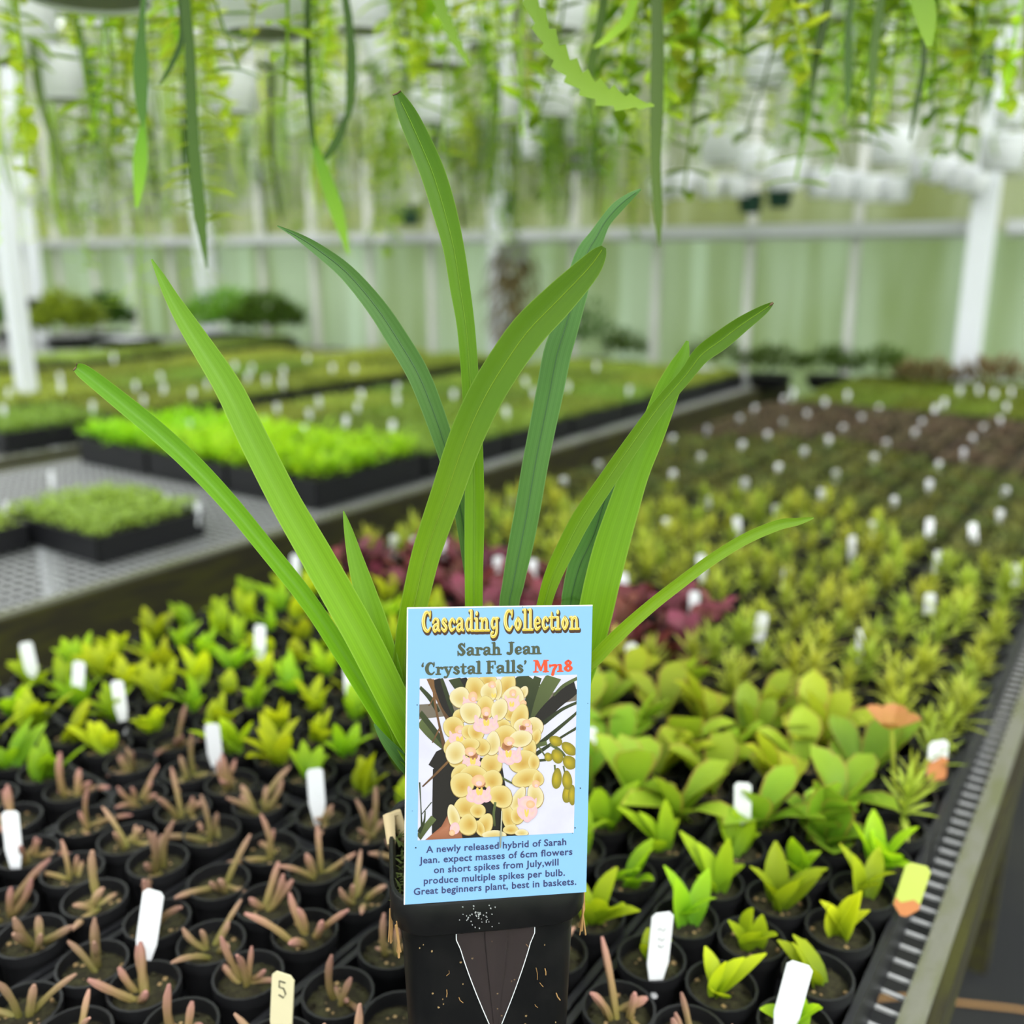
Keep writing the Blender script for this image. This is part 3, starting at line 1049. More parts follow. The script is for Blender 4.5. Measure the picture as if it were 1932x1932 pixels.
CR = [(105, 740), (110, 925), (285, 690), (250, 835), (530, 580), (450, 635), (465, 770), (300, 1065), (70, 1180), (480, 970), (600, 720), (680, 655), (650, 890), (805, 610), (785, 805), (915, 745), (990, 685),
      (1085, 630), (1180, 580), (955, 925), (880, 1025), (650, 1110), (1155, 840), (1215, 765), (1365, 705), (1405, 655), (1490, 875), (1440, 975), (1260, 1065), (1140, 1195), (1440, 1225), (1680, 1250),
      (1620, 810), (1665, 740), (1725, 685), (1810, 640), (1845, 570), (1840, 1015), (1805, 1135), (1480, 1400), (1890, 1470), (1040, 1315), (690, 1490), (1440, 1630), (550, 1740), (1095, 1830), (265, 1420),
      (450, 1215), (215, 1625), (1015, 505), (900, 545), (1520, 545), (1470, 580), (730, 490), (680, 530), (1700, 480), (1780, 500), (1870, 490), (1820, 415), (1600, 480)]
CR = [(1232 + x / 2.76, 560 + y / 2.76) for x, y in CR] + [(1065, 908), (965, 943), (1080, 962), (1130, 878), (745, 1035), (780, 1040), (940, 1078), (1003, 1085), (1180, 1112), (1195, 1250), (835, 1045), (555, 1075)]
for (x, y) in CR:
    far_ = y < 790
    lab = 'white plant tag near the far end of the nearest bench' if far_ else 'white plant tag standing among dark fine-leaved seedlings' if y < 960 else 'white plant tag standing among yellow-green spiky seedlings'
    grp = 'white tags near the far end of the bench' if far_ else 'white tags among the dark seedlings' if y < 960 else 'white tags among the spiky seedlings'
    if y > 1010 and x < 1220:
        lab, grp = 'white plant tag among the burgundy succulents behind the label', 'white tags among the burgundy succulents'
    put_tag(x, y, ZR + 0.014, lab, grp, me=TGS if y < 1000 else TG)
MR = [(480, 550), (745, 520), (315, 450), (310, 400), (705, 445), (835, 400), (850, 460), (1000, 485), (1080, 440), (1385, 415), (1475, 370), (1470, 425), (1220, 345), (1310, 355), (1290, 400), (1600, 310),
      (1730, 355), (1755, 405), (1845, 360), (1880, 490), (1860, 555), (1660, 525), (1610, 590), (1580, 675), (1800, 625), (1375, 630), (1440, 560), (985, 650), (40, 480), (15, 570), (480, 250), (585, 260), (665, 265), (590, 300), (280, 300), (490, 250)]
MR = [(x / 2.76, 560 + y / 2.76) for x, y in MR]
MR2 = [(135, 455), (135, 515), (110, 650), (100, 740), (75, 850), (430, 490), (705, 580), (790, 670), (805, 425), (850, 480), (1025, 450), (1175, 345), (1140, 560), (1345, 470), (1440, 480), (970, 600)]
MR += [(700 + x / 2.76, 560 + y / 2.76) for x, y in MR2]
for (x, y) in MR:
    q = onz(x, y, ZB + 0.098)
    if q.x > -1.41 or -2.52 < q.x < -2.27 or q.x < -3.95:
        continue
    fb = q.x < -2.45
    put_tag(x, y, ZB + 0.098, 'white plant tag in an olive seedling tray on the %s bench' % ('far left' if fb else 'middle'), 'white tags on the %s bench' % ('far left' if fb else 'middle'), me=TGL, s=0.8)
for (x, y, lab) in ((372, 965, 'white plant tag at the right corner of the front stonecrop tray'), (315, 948, 'white tag half sunk in stonecrop, left of the corner tag'), (245, 935, 'white plant tag standing at the back of the front stonecrop tray'),
                    (10, 965, 'white plant tag in the left stonecrop tray at picture edge'), (97, 903, 'small white tag behind the left stonecrop tray')):
    put_tag(x, y, ZB + 0.050, lab, s=0.8)
for (x, y, lab) in ((59, 1247, 'white tag at the left edge of green seedlings, upper one'), (141, 1288, 'cream-white tag right of the leftmost upper tag'), (228, 1325, 'white tag amid green seedlings, third from left'),
                    (488, 1216, 'white tag standing high among the green seedlings left of orchid'), (405, 1408, 'white tag where green seedlings meet brown succulents'), (598, 1502, 'white tag leaning among brown succulents left of the orchid pot'),
                    (22, 1588, 'white tag among brown succulents at the left edge'), (1403, 1530, 'white tag in front of the broad-leaved succulents'), (660, 1290, 'white tag half hidden by an orchid leaf'), (1108, 1420, 'white tag just right of the blue label')):
    put_tag(x, y, ZR + 0.022, lab)
big = tagmesh(0.0150, 0.048, 'tag_white')
put_tag(266, 1762, ZR + 0.022, 'white tag leaning right among front brown succulents', me=big, lean=0.12)
o = put_tag(1240, 1798, ZR + 0.022, 'white tag with faint pen marks right of the orchid pot', me=big, lean=0.03)
b = MB()
for j, z in enumerate((0.036, 0.029, 0.024)):
    b.tube([(-0.003 + 0.001 * j, -0.0007, z), (-0.001, -0.0007, z + 0.0015), (0.001, -0.0007, z - 0.001), (0.003, -0.0007, z + 0.001)], 0.0002, 4)
b.build('pen_marks', 'ink_black', o)
put_tag(1480, 1895, ZR + 0.022, 'large white tag at the bottom beside green seedling', me=big, lean=0.12)
o = put_tag(525, 1912, ZR + 0.026, 'cream tag with a handwritten 5 at the bottom edge', me=tagmesh(0.0145, 0.045, 'tag_cream'), lean=0.05)
b = MB(); b.tube([(0.002, -0.0008, 0.040), (-0.002, -0.0008, 0.040), (-0.002, -0.0008, 0.036), (0.001, -0.0008, 0.036), (0.0025, -0.0008, 0.033), (0.001, -0.0008, 0.030), (-0.002, -0.0008, 0.031)], 0.0004, 5)
b.build('handwritten_number', 'ink_black', o)
put_tag(1770, 1432, ZR + 0.022, 'white tag with rust-orange lower half near the bench edge', me=tagmesh(0.020, 0.037, 'tag_white', 'tag_rust', ft=0.010, sh=0.002, tipf=0.52), lean=0.05)
put_tag(1712, 1672, ZR + 0.020, 'lime yellow tag with rusty foot by the bench edge', me=tagmesh(0.0185, 0.036, 'tag_lime', 'tag_rust', ft=0.004, sh=0.003, tipf=0.2), lean=0.15)
# orange leaf and upright pod among the broad-leaved succulents
p = onz(1690, 1500, ZR)
e = empty('potted_succulent', (p.x, p.y, ZB + 0.0025), 0, 'tall succulent with an orange cupped leaf on a pale stalk', 'potted succulent')
inst(POT, 'pot', e)
inst(SOIL, 'soil', e)
b = MB(); b.tube([(0, 0, PH - .006), (-0.006, 0.002, PH + .03), (-0.010, 0.0, PH + .062)], [0.0022, 0.002, 0.0018], 6); b.build('stalk', 'spiky', e)
b = MB()
for a in (0.2, 1.6, 3.0, 4.5):
    b.blade((-0.010, 0, PH + .058), (math.cos(a), math.sin(a), 0.35), (-math.cos(a) * .3, -math.sin(a) * .3, 1), 0.026, 0.022, -0.3, 5, 'round', 0.25)
b.build('orange_leaf', 'orange_leaf', e)
p = onz(1565, 1590, ZR)
e = empty('potted_succulent', (p.x, p.y, ZB + 0.0025), 0.4, 'succulent with one tall upright cupped leaf, right foreground', 'potted succulent')
inst(POT, 'pot', e)
inst(SOIL, 'soil', e)
b = MB()
for (a, sp, L, W) in ((3.9, 0.1, 0.062, 0.040), (5.6, 0.7, 0.034, 0.034), (2.6, 0.9, 0.03, 0.03), (0.8, 0.7, 0.03, 0.028), (4.7, 1.0, 0.028, 0.034)):
    b.blade((0, 0, PH - .006), (math.cos(a) * math.sin(sp), math.sin(a) * math.sin(sp), math.cos(sp)), (-math.cos(a), -math.sin(a), 0.3), L, W, 0.3, 7, 'round', 0.22)
b.build('cupped_leaves', 'flapjack', e)

# ------------------------------------------------------------------ hanging baskets
HB = 0.10
bb = MB()
bb.lathe([(0.050, 0.004), (0.052, 0.0), (0.0555, 0.012), (0.058, 0.014), (0.066, HB - 0.012), (0.071, HB - 0.010), (0.071, HB), (0.066, HB), (0.064, HB - 0.02)], 28)
bb.lathe([(0.064, HB - 0.02), (0.02, HB - 0.014)], 20, mi=1, cap1=True)
bb.lathe([(0.001, 0.003), (0.050, 0.004)], 20, mi=2)
BASKET = mesh_only(bb, 'basket', ['basket_white', 'potting_mix', 'basket_base'])
BASKET_G = mesh_only(bb, 'basket', ['basket_green', 'potting_mix', 'basket_green'])


def scallop_ribbon(b, pts, widths, sides, amp=0.18, freq=26, fold=0.12, mi=0, t0=0, t1=1):
    N = len(pts)
    vs_, ts, us, fs = [], [], [], []
    for i in range(N):
        tan = (pts[min(i + 1, N - 1)] - pts[max(i - 1, 0)]).normalized()
        s = sides[i] - tan * sides[i].dot(tan)
        s.normalize()
        nr = tan.cross(s)
        wl = widths[i] / 2 * (1 - amp * ((i * freq / N) % 1.0))
        wr = widths[i] / 2 * (1 - amp * ((i * freq / N + .5) % 1.0))
        vs_ += [pts[i] - s * wl + nr * wl * fold, pts[i], pts[i] + s * wr + nr * wr * fold]
        q = t0 + (t1 - t0) * i / (N - 1)
        ts += [q, q, q]
        us += [1, 0, 1]
        if i:
            o = 3 * i
            fs += [(o - 3, o - 2, o + 1, o), (o - 2, o - 1, o + 2, o + 1)]
    b.add(vs_, fs, t=ts, u=us, mi=mi)


def hang_path(L, out, sway, n):
    P = []
    for i in range(n + 1):
        q = i / n
        if q < 0.15:
            a = q / 0.15 * math.pi / 2
            P.append(V((out * math.sin(a), 0, 0.03 * math.sin(a * 2))))
        else:
            h = (q - 0.15) / 0.85
            P.append(V((out + 0.03 * math.sin(h * 3) * sway, sway * 0.05 * h * h, -L * h)))
    return P


def t_trail(seed, kindk, mname):
    random.seed(seed)
    b = MB()
    if kindk == 'flat':
        L = rnd(0.22, 0.42)
        n = 44
        P = hang_path(L, rnd(0.02, 0.05), rnd(-1, 1), n)
        j = random.randint(2, 3)
        tw = rnd(0, 3)
        W = rnd(0.014, 0.024)
        wd = [W * (0.35 + 0.65 * abs(math.sin(math.pi * (i / n * j))) ** 0.6) * (1 if i < n - 4 else (n - i + .3) / 4.5) for i in range(n + 1)]
        scallop_ribbon(b, P, wd, [V((math.sin(tw + i * .02), math.cos(tw + i * .02), 0)) for i in range(n + 1)], 0.3, 14)
    elif kindk == 'herring':
        L = rnd(0.20, 0.42)
        n = 24
        P = hang_path(L, rnd(0.02, 0.05), rnd(-1, 1), n)
        b.tube(P, 0.0014, 4)
        tw = rnd(0, 6.28)
        for i in range(1, n + 1):
            for sg in ((1, -1) if i % 2 else (-1, 1)):
                if random.random() < 0.15:
                    continue
                a = tw + rnd(-.5, .5) + (0 if sg > 0 else math.pi)
                d = V((math.cos(a), math.sin(a), rnd(-0.45, 0.35)))
                b.blade(P[i], d, (0, 0, 1), rnd(0.030, 0.056), rnd(0.012, 0.019), rnd(-0.5, 0.7), 4, 'oval', 0.1)
    elif kindk == 'leafy':
        L = rnd(0.15, 0.30)
        n = max(9, int(L / 0.017))
        P = hang_path(L, rnd(0.008, 0.025), rnd(-1, 1), n)
        b.tube(P, 0.0016, 5)
        tw = rnd(0, 6.28)
        for i in range(1, n + 1):
            for sg in (0, math.pi):
                if random.random() < 0.1:
                    continue
                a = tw + sg + rnd(-.45, .45)
                d = V((math.cos(a), math.sin(a), rnd(-0.3, 0.4)))
                b.blade(P[i], d, (0, 0, 1), rnd(0.026, 0.044), rnd(0.014, 0.020), rnd(-0.4, 0.8), 6, 'oval', 0.12)
    else:
        L = rnd(0.15, 0.36)
        n = 20
        P = hang_path(L, rnd(0.02, 0.05), rnd(-1, 1), n)
        b.tube(P, [0.0028 * (0.75 + 0.35 * abs(math.sin(i * 0.9))) for i in range(n + 1)], 5)
        for i in range(6, n, 3):
            q = P[i]
            a = rnd(0, 6.28)
            b.tube([q, q + V((math.cos(a) * .02, math.sin(a) * .02, -.015)), q + V((math.cos(a) * .026, math.sin(a) * .026, -.05))], [0.0024, 0.0026, 0.0012], 5)
    return mesh_only(b, 'trailing_stem', mname)


TR = []
LEAFY = []
sd = 900
for kindk, mname, cnt in (('flat', 'trail_dark', 4), ('flat', 'trail_mid', 3), ('flat', 'trail_light', 2), ('herring', 'trail_light', 10), ('herring', 'trail_mid', 8), ('thin', 'trail_dark', 1), ('thin', 'trail_mid', 1)):
    for i in range(cnt):
        sd += 1
        TR.append(t_trail(sd, kindk, mname))
        if kindk == 'herring':
            LEAFY.append(TR[-1])
random.seed(21)
NEARLEAFY = [t_trail(970 + i, 'leafy', 'trail_light' if i % 5 < 3 else 'trail_mid') for i in range(12)]
random.seed(22)
ZPIPE = 2.3
PIPES = (-0.95, -1.33, -2.2, -4.0, -0.45)


def basket(p, dia, label, group=None, nst=14, lo=0.5, hi=1.0, green=False, hanger='three', name='hanging_basket', pool=None, bare=False):
    s = dia / 0.104
    e = empty(name, p, rnd(0, 6), label, 'hanging basket', group)
    inst(BASKET_G if green else BASKET, 'basket', e, s=s)
    h = MB()
    top = (ZPIPE - 0.012 if min(abs(p[0] - q) for q in PIPES) < 0.02 else ZT + 0.005) - p[2]
    apex = min(0.30, top - 0.02)
    for a in (0, 2.09, 4.19):
        h.tube([(0.069 * s * math.cos(a), 0.069 * s * math.sin(a), (HB - 0.004) * s), (0, 0, apex)], 0.0009 if nst else 0.0016, 4)
    h.tube([(0, 0, apex), (0, 0, top)], 0.0013, 4)
    h.build('hanger', 'wire_white', e)
    for i in range(nst):
        a = i * 2.4 + rnd(-.4, .4)
        r = 0.060 * s
        if bare and math.cos(a + e.rotation_euler[2] - math.atan2(-p[1], -p[0])) > 0.25:
            continue          # the side towards the aisle hangs bare
        sc = rnd(lo, hi)
        inst(random.choice(pool or TR), 'trailing_stem', e, (r * math.cos(a), r * math.sin(a), HB * s), a, (sc * rnd(.9, 1.1), sc * rnd(.9, 1.1), sc))
    return e


def strand(par, px_path, d, mname, n=30, amp=0.0, freq=12, fold=0.15, label=None):
    P = smooth_path(px_path, n)
    pts = [dep(x, y, d) - par.location for (x, y, w_) in P]
    Mi = Matrix.Rotation(-par.rotation_euler[2], 3, 'Z')
    pts = [Mi @ q for q in pts]
    wd = [w_ * d / F for (x, y, w_) in P]
    fw = Mi @ FW
    sides = []
    for i in range(n + 1):
        tan = (pts[min(i + 1, n)] - pts[max(i - 1, 0)]).normalized()
        sides.append(tan.cross(fw).normalized())
    b = MB()
    scallop_ribbon(b, pts, wd, sides, amp, freq, fold)
    o = b.build('trailing_stem', mname, par)
    if label:
        o['label'] = label
    return o


# baskets whose base the photo shows: (x of middle, y of base, width of base, depth or None for the common hanging height)
def at_h(px, py, z):
    return onz(px, py, z)


b1 = basket(dep(168, 2, .86), 0.107, 'large white hanging pot seen from below, cut by the top edge at left', nst=3, lo=.5, hi=.7, bare=True)
b2 = basket(dep(500, 66, 1.30), 0.106, 'white hanging pot with shaded base, top left of centre', nst=4, lo=.5, hi=.8, bare=True)
b3 = basket(dep(826, 126, 1.80), 0.104, 'white hanging pot above the tallest orchid leaf', nst=4, lo=.5, hi=.8, bare=True)
b4 = basket(dep(128, 190, 1.65), 0.080, 'white hanging pot at upper left with a dark hanging stem', nst=6, lo=.6, hi=1.15, bare=True)
b5 = basket(dep(440, 215, 2.0), 0.086, 'white hanging pot behind the long dark hanging stem', nst=6, lo=.6, hi=1.15, bare=True)
b6 = basket(dep(625, 226, 2.0), 0.086, 'white hanging pot right of the one behind the dark stem', nst=6, lo=.6, hi=1.1, bare=True)
b7 = basket(dep(1045, 220, 2.4), 0.088, 'white hanging pot behind the large scalloped cactus leaf', nst=6, lo=.6, hi=1.15, bare=True)
b8 = basket(dep(952, 232, 2.5), 0.078, 'white hanging pot partly veiled by leaves left of the scalloped leaf', nst=6, lo=.6, hi=1.15, bare=True)
b9 = basket(dep(815, 232, 2.6), 0.078, 'narrow white hanging pot behind the tallest orchid leaf tip', nst=6, lo=.6, hi=1.15, bare=True)
b10 = basket(dep(1445, 165, 2.2), 0.078, 'white hanging pot in the leaves at upper right', nst=10, lo=.4, hi=.7, bare=True)
b11 = basket(dep(1325, 168, 2.8), 0.095, 'white hanging pot left of the upper right pot', nst=10, lo=.4, hi=.8, bare=True)
b12 = basket(dep(1395, 22, 2.4), 0.11, 'white hanging pot at the top edge right of centre', nst=9, lo=.4, hi=.7, bare=True)
b13 = basket(dep(1805, 95, 2.1), 0.12, 'grey-shaded hanging pot at the top right among the leaves', nst=9, lo=.4, hi=.7)
b14 = basket(dep(1050, 60, 2.0), 0.11, 'white hanging pot at the top edge behind the scalloped leaf base', nst=6, lo=.5, hi=.9, bare=True)
# pots further back that the stems mostly hide
for (x, y, d) in ((250, 110, 3.0), (330, 240, 3.4), (560, 120, 3.3), (730, 150, 3.4), (900, 90, 2.6), (20, 285, 2.9), (40, 120, 2.0), (1180, 120, 3.0), (1260, 40, 2.8), (1560, 40, 2.6), (1500, 130, 3.1), (1640, 120, 3.3), (1720, 30, 2.4), (1890, 40, 2.3), (680, 60, 2.4), (320, 40, 2.2)):
    basket(dep(x, y, d * .8), 0.104, 'white hanging pot half hidden among trailing cactus stems overhead', 'half hidden hanging pots in the canopy', nst=6, lo=.6, hi=1.15)
for (x, y, d) in ((500, 345, 4.4), (60, 385, 4.8), (105, 398, 5.0), (170, 405, 5.2), (255, 345, 4.6), (700, 300, 4.4), (860, 310, 4.2), (1000, 300, 4.0), (1110, 330, 4.1)):
    q = dep(x, y, d)
    if q.y > 4.15:
        q = ony(x, y, 4.15)
    basket(q, 0.10, 'small white hanging pot far back under the canopy', 'small far hanging pots under the canopy', nst=7, lo=.35, hi=.8)
for (x, y, d) in ((15, -70, .95), (285, -60, 1.1), (345, -60, 1.5), (105, -60, 2.2), (400, -60, 2.2), (560, -60, 2.3), (665, -60, 1.4), (870, -60, 1.45), (225, -60, 1.9), (690, -75, 1.15), (935, -65, 1.15), (1150, -80, 1.0), (1300, -80, .95), (1425, -75, 1.15), (1545, -75, 1.2), (1655, -90, .95), (1800, -80, 1.1), (1912, -75, 1.0), (1235, -55, 1.5), (1480, -60, 1.6), (1740, -60, 1.5)):
    basket(dep(x, y, d), 0.104, 'hanging pot above the top edge trailing light leafy stems into view', 'pots above the top edge with leafy stems', nst=6, lo=.85, hi=1.12, pool=NEARLEAFY)
for (x, y, d) in ((150, 285, 4.6), (250, 290, 4.5), (360, 280, 4.4), (455, 275, 4.3), (560, 265, 4.2), (660, 250, 4.1), (755, 270, 4.0), (850, 255, 4.0), (930, 270, 4.1), (1005, 265, 4.0), (1085, 270, 4.0), (1160, 270, 3.9)):
    q = dep(x, y, d)
    if q.y > 4.15:
        q = ony(x, y, 4.15)
    basket(q, 0.10, 'far hanging pot before the back wall veiled by its own trailing stems', 'far veiled hanging pots along the back wall', nst=16, lo=.8, hi=1.4, pool=TR)
# two receding rows of white pots at the right
for i, (x, y, wp) in enumerate(((1360, 308, 65), (1425, 335, 56), (1482, 358, 54), (1552, 372, 52), (1590, 376, 50), (1640, 380, 48), (1690, 381, 44))):
    q = onz(x, y, 1.585)
    dd = (q - CAM).dot(FW)
    if q.y > 4.15:
        q = ony(x, y, 4.15); dd = (q - CAM).dot(FW)
    basket(q, wp * dd / F, 'white hanging pot, %s along the receding row right of the dark hanging stem' % ORD[i], 'receding row of white hanging pots', nst=0)
for i, (x, y, wp) in enumerate(((1285, 372, 46), (1342, 374, 40), (1392, 372, 38), (1245, 378, 40))):
    q = ony(x, y, 4.12)
    basket(q, wp * (q - CAM).dot(FW) / F, 'small white hanging pot against the upper wall beside the dark stem', 'small pots against the upper wall', nst=1, lo=.3, hi=.5)
for i, (x, y, wp) in enumerate(((1680, 308, 62), (1742, 335, 44), (1775, 345, 44), (1808, 358, 42), (1838, 364, 40))):
    q = onz(x, y, 1.62)
    if q.y > 4.1:
        q = ony(x, y, 4.1)
    basket(q, wp * (q - CAM).dot(FW) / F, 'white hanging pot, %s along the upper row before the wide post' % ORD[i], 'upper row of white hanging pots by the wide post', nst=0)
for i, (x, y, wp) in enumerate(((1888, 322, 66), (1905, 240, 50))):
    q = ony(x, y, 3.7)
    basket(q, wp * (q - CAM).dot(FW) / F, ('lower', 'upper')[i] + ' white hanging pot in front of the wide white post', nst=3, lo=.3, hi=.5)
for (x, y, lab) in ((1415, 402, 'dark green hanging pot, left of the pair below the white row'), (1470, 392, 'dark green hanging pot, right of the pair below the white row'), (772, 425, 'dark green hanging pot far back left of the big orchid leaf')):
    q = ony(x, y, 4.2)
    basket(q, 36 * (q - CAM).dot(FW) / F, lab, nst=4 if x < 900 else 0, lo=.2, hi=.4, green=True)
# nearest baskets just above the frame, with the long stems seen in front
c1 = basket(dep(310, -190, .76), 0.10, 'hanging pot above the top edge, its longest stem dark and ragged', nst=2, lo=.7, hi=.9, pool=NEARLEAFY)
c2 = basket(dep(615, -190, .84), 0.10, 'hanging pot above the top edge, its stem ending in a bright tip', nst=2, lo=.7, hi=.9, pool=NEARLEAFY)
c3 = basket(dep(935, -330, .62), 0.09, 'hanging pot above the top edge with large scalloped leaves', nst=0)
c4 = basket(dep(1205, -190, .76), 0.10, 'hanging pot above the top edge with one long straight dark stem', nst=2, lo=.7, hi=.9, pool=NEARLEAFY)
c5 = basket(dep(1740, -290, .64), 0.09, 'hanging pot above the top right edge with a thick bright stem', nst=0)
c6 = basket(dep(1600, -150, .90), 0.10, 'hanging pot above the top edge with several dark stems at right', nst=5, lo=.7, hi=.9, pool=NEARLEAFY)
strand(c1, [(280, -90, 8), (268, 40, 13), (266, 120, 29), (268, 200, 22), (271, 240, 7)], 0.753, 'trail_dark')
strand(c1, [(270, 228, 6), (266, 290, 27), (263, 345, 22), (258, 392, 5)], 0.753, 'trail_mid')
strand(c1, [(340, -90, 16), (357, 80, 20), (362, 200, 23), (368, 300, 24), (377, 400, 25), (391, 506, 4)], 0.724, 'trail_dark', 50, 0.12, 30)
strand(c1, [(330, -60, 6), (345, 60, 12), (320, 130, 10), (300, 160, 4)], 0.745, 'trail_dark')
b = MB()
Mi = Matrix.Rotation(-c1.rotation_euler[2], 3, 'Z')
for i in range(21):
    y = -20 + i * 22
    for sg in (-1, 1):
        if random.random() < .12:
            continue
        p0 = dep(364 + y * .03, y, .79)
        d = RT * sg + UP * rnd(-.35, .25) + FH * rnd(-.3, .3)
        b.blade(Mi @ (p0 - c1.location), Mi @ d, Mi @ (UP - FW * rnd(0.2, 1)), rnd(.022, .038), .0105, rnd(-.2, .6), 5, 'oval', 0.1)
b.tube([Mi @ (dep(350, -90, 0.79) - c1.location), Mi @ (dep(366, 100, 0.79) - c1.location), Mi @ (dep(378, 440, 0.79) - c1.location)], .0014, 5)
b.build('leafy_stem', 'trail_light', c1)
strand(c2, [(585, -90, 10), (580, 60, 12), (584, 190, 14), (592, 280, 9)], 0.816, 'trail_dark', 30, .1, 20)
strand(c2, [(590, 262, 7), (612, 330, 25), (636, 400, 27), (658, 480, 5)], 0.816, 'trail_mid', 30, .08, 14)
strand(c2, [(640, -90, 12), (660, 60, 18), (663, 150, 22), (656, 225, 11)], 0.831, 'trail_dark', 30, .2, 18)
strand(c2, [(656, 215, 9), (634, 270, 18), (597, 318, 4)], 0.831, 'trail_dark')
strand(c3, [(845, -200, 18), (815, -60, 24), (838, 30, 30), (862, 82, 22), (888, 128, 4)], 0.656, 'scallop_leaf', 48, .5, 9)
strand(c3, [(960, -200, 24), (985, -60, 34), (1018, 40, 42), (1055, 108, 50), (1102, 158, 52), (1160, 188, 48), (1234, 200, 6)], 0.560, 'scallop_leaf', 72, .55, 12, label='large scalloped leaf-like stem')
strand(c4, [(1235, -90, 18), (1240, 60, 25), (1239, 200, 28), (1237, 300, 22), (1241, 400, 18), (1244, 465, 4)], 0.710, 'trail_dark', 50, .12, 26)
strand(c4, [(1150, -90, 12), (1132, 50, 18), (1113, 140, 17), (1116, 235, 4)], 0.781, 'trail_dark', 30, .1, 12)
strand(c4, [(1200, -80, 10), (1190, 20, 24), (1150, 70, 20), (1120, 90, 4)], 0.745, 'trail_light', 30, .25, 10)
strand(c5, [(1725, -190, 24), (1728, -50, 40), (1744, 25, 46), (1753, 88, 12)], 0.656, 'scallop_leaf', 30, .1, 10, label='thick bright green stem')
strand(c6, [(1570, -60, 14), (1555, 40, 20), (1540, 110, 16), (1530, 195, 4)], 0.852, 'trail_dark', 30, .12, 12)
strand(c6, [(1670, -60, 12), (1650, 90, 20), (1644, 180, 14), (1638, 250, 4)], 0.887, 'trail_dark', 30, .12, 12)
strand(c6, [(1610, -60, 10), (1600, 60, 16), (1600, 140, 18), (1597, 215, 4)], 0.887, 'trail_dark', 30, .1, 10)
strand(c6, [(1745, -50, 10), (1742, 120, 12), (1730, 190, 12), (1716, 265, 4)], 0.923, 'trail_dark', 30, .1, 12)
strand(b4, [(60, 68, 8), (70, 140, 17), (84, 215, 14), (110, 290, 12), (124, 348, 4)], 1.55, 'trail_dark')
strand(b4, [(160, 75, 8), (176, 150, 18), (180, 210, 12), (196, 335, 4)], 1.55, 'trail_dark')
strand(b8, [(938, 70, 10), (936, 180, 20), (926, 300, 20), (924, 385, 4)], 2.4, 'trail_dark')
strand(b8, [(1003, 60, 10), (1006, 170, 18), (1000, 250, 4)], 2.4, 'trail_dark')
strand(b13, [(1872, 60, 14), (1868, 150, 20), (1858, 218, 4)], 2.0, 'trail_dark')

# ------------------------------------------------------------------ the orchid in its square pot
ORC = empty('potted_orchid', (OC.x, OC.y, ZR + 0.002), 0, 'tall orchid with long strap leaves in a square black pot, centre front', 'orchid')
OO = ORC.location


def rsq(half, r, z, n=6, hb=None):
    hb = hb or half
    out = []
    for (sx_, sy_, a0) in ((1, 1, 0), (-1, 1, 90), (-1, -1, 180), (1, -1, 270)):
        for i in range(n + 1):
            a = math.radians(a0 + 90 * i / n)
            x = sx_ * (half - r) + r * math.cos(a)
            y = sy_ * (hb - r) + r * math.sin(a)
            out.append(OA * x + OB * y + ZZ * z)
    return out


def loft(b, loops, mi=0, cap0=False, cap1=False):
    n = len(loops[0])
    vs_ = [p for L in loops for p in L]
    fs = []
    for i in range(len(loops) - 1):
        for k in range(n):
            k2 = (k + 1) % n
            fs.append((i * n + k, i * n + k2, (i + 1) * n + k2, (i + 1) * n + k))
    if cap0:
        fs.append(tuple(range(n))[::-1])
    if cap1:
        fs.append(tuple((len(loops) - 1) * n + k for k in range(n)))
    b.add(vs_, fs, mi=mi)


zr = ORZ - OO.z
b = MB()
loft(b, [rsq(.0385, .012, 0), rsq(.0395, .013, .002), rsq(.0432, .016, zr - .019)], cap0=True)
pot = b.build('pot', 'black_plastic', ORC)
b = MB()
loft(b, [rsq(.0428, .016, zr - .0185), rsq(.0476, .019, zr - .0180), rsq(.0484, .0195, zr - .017), rsq(.0482, .019, zr - .001), rsq(.0476, .0185, zr), rsq(.0462, .018, zr), rsq(.0450, .017, zr - .002), rsq(.0435, .016, zr - .028)])
b.build('rim', 'black_plastic', ORC)
b = MB()
loft(b, [rsq(.0440, .016, zr - .016), rsq(.02, .012, zr - .011)], cap1=True)
b.build('potting_mix', 'potting_mix', ORC)
random.seed(3)
b = MB()
for i in range(60):
    x, y = rnd(-.040, .040), rnd(-.040, .040)
    p = OA * x + OB * y + ZZ * (zr - .011 + rnd(0, .004))
    b.box(p, (rnd(.004, .010), rnd(.003, .006), rnd(.002, .005)), 0, rnd(0, 3))
b.build('bark_chips', 'bark', ORC, smooth=False)
b = MB()
for i in range(110):
    x, y = rnd(-.045, -.034), rnd(-.035, .03)
    p = OA * x + OB * y + ZZ * (zr - .010 + rnd(0, .008))
    b.blade(p, (rnd(-1, 1), rnd(-1, 1), rnd(.2, 1)), (0, 0, 1), .006, .0016, .3, 2, 'lance')
b.build('moss', 'moss', ORC)
# pale root over the left rim, brown fibres
b = MB()
b.tube([OA * -.040 + OB * .02 + ZZ * (zr - .01), OA * -.0445 + OB * .024 + ZZ * (zr + .004), OA * -.048 + OB * .02 + ZZ * (zr + .005), OA * -.047 + OB * .008 + ZZ * (zr - .004)], [.003, .0036, .0034, .0024], 8)
b.build('root', 'root_tip', ORC)
b = MB()
FR = -0.0432


def wallp(x, z, off=0.0006):
    """a point on the pot's front wall"""
    q = z / (zr - .019)
    return OA * x + OB * (-(.0395 + (.0432 - .0395) * q) - off) + ZZ * z


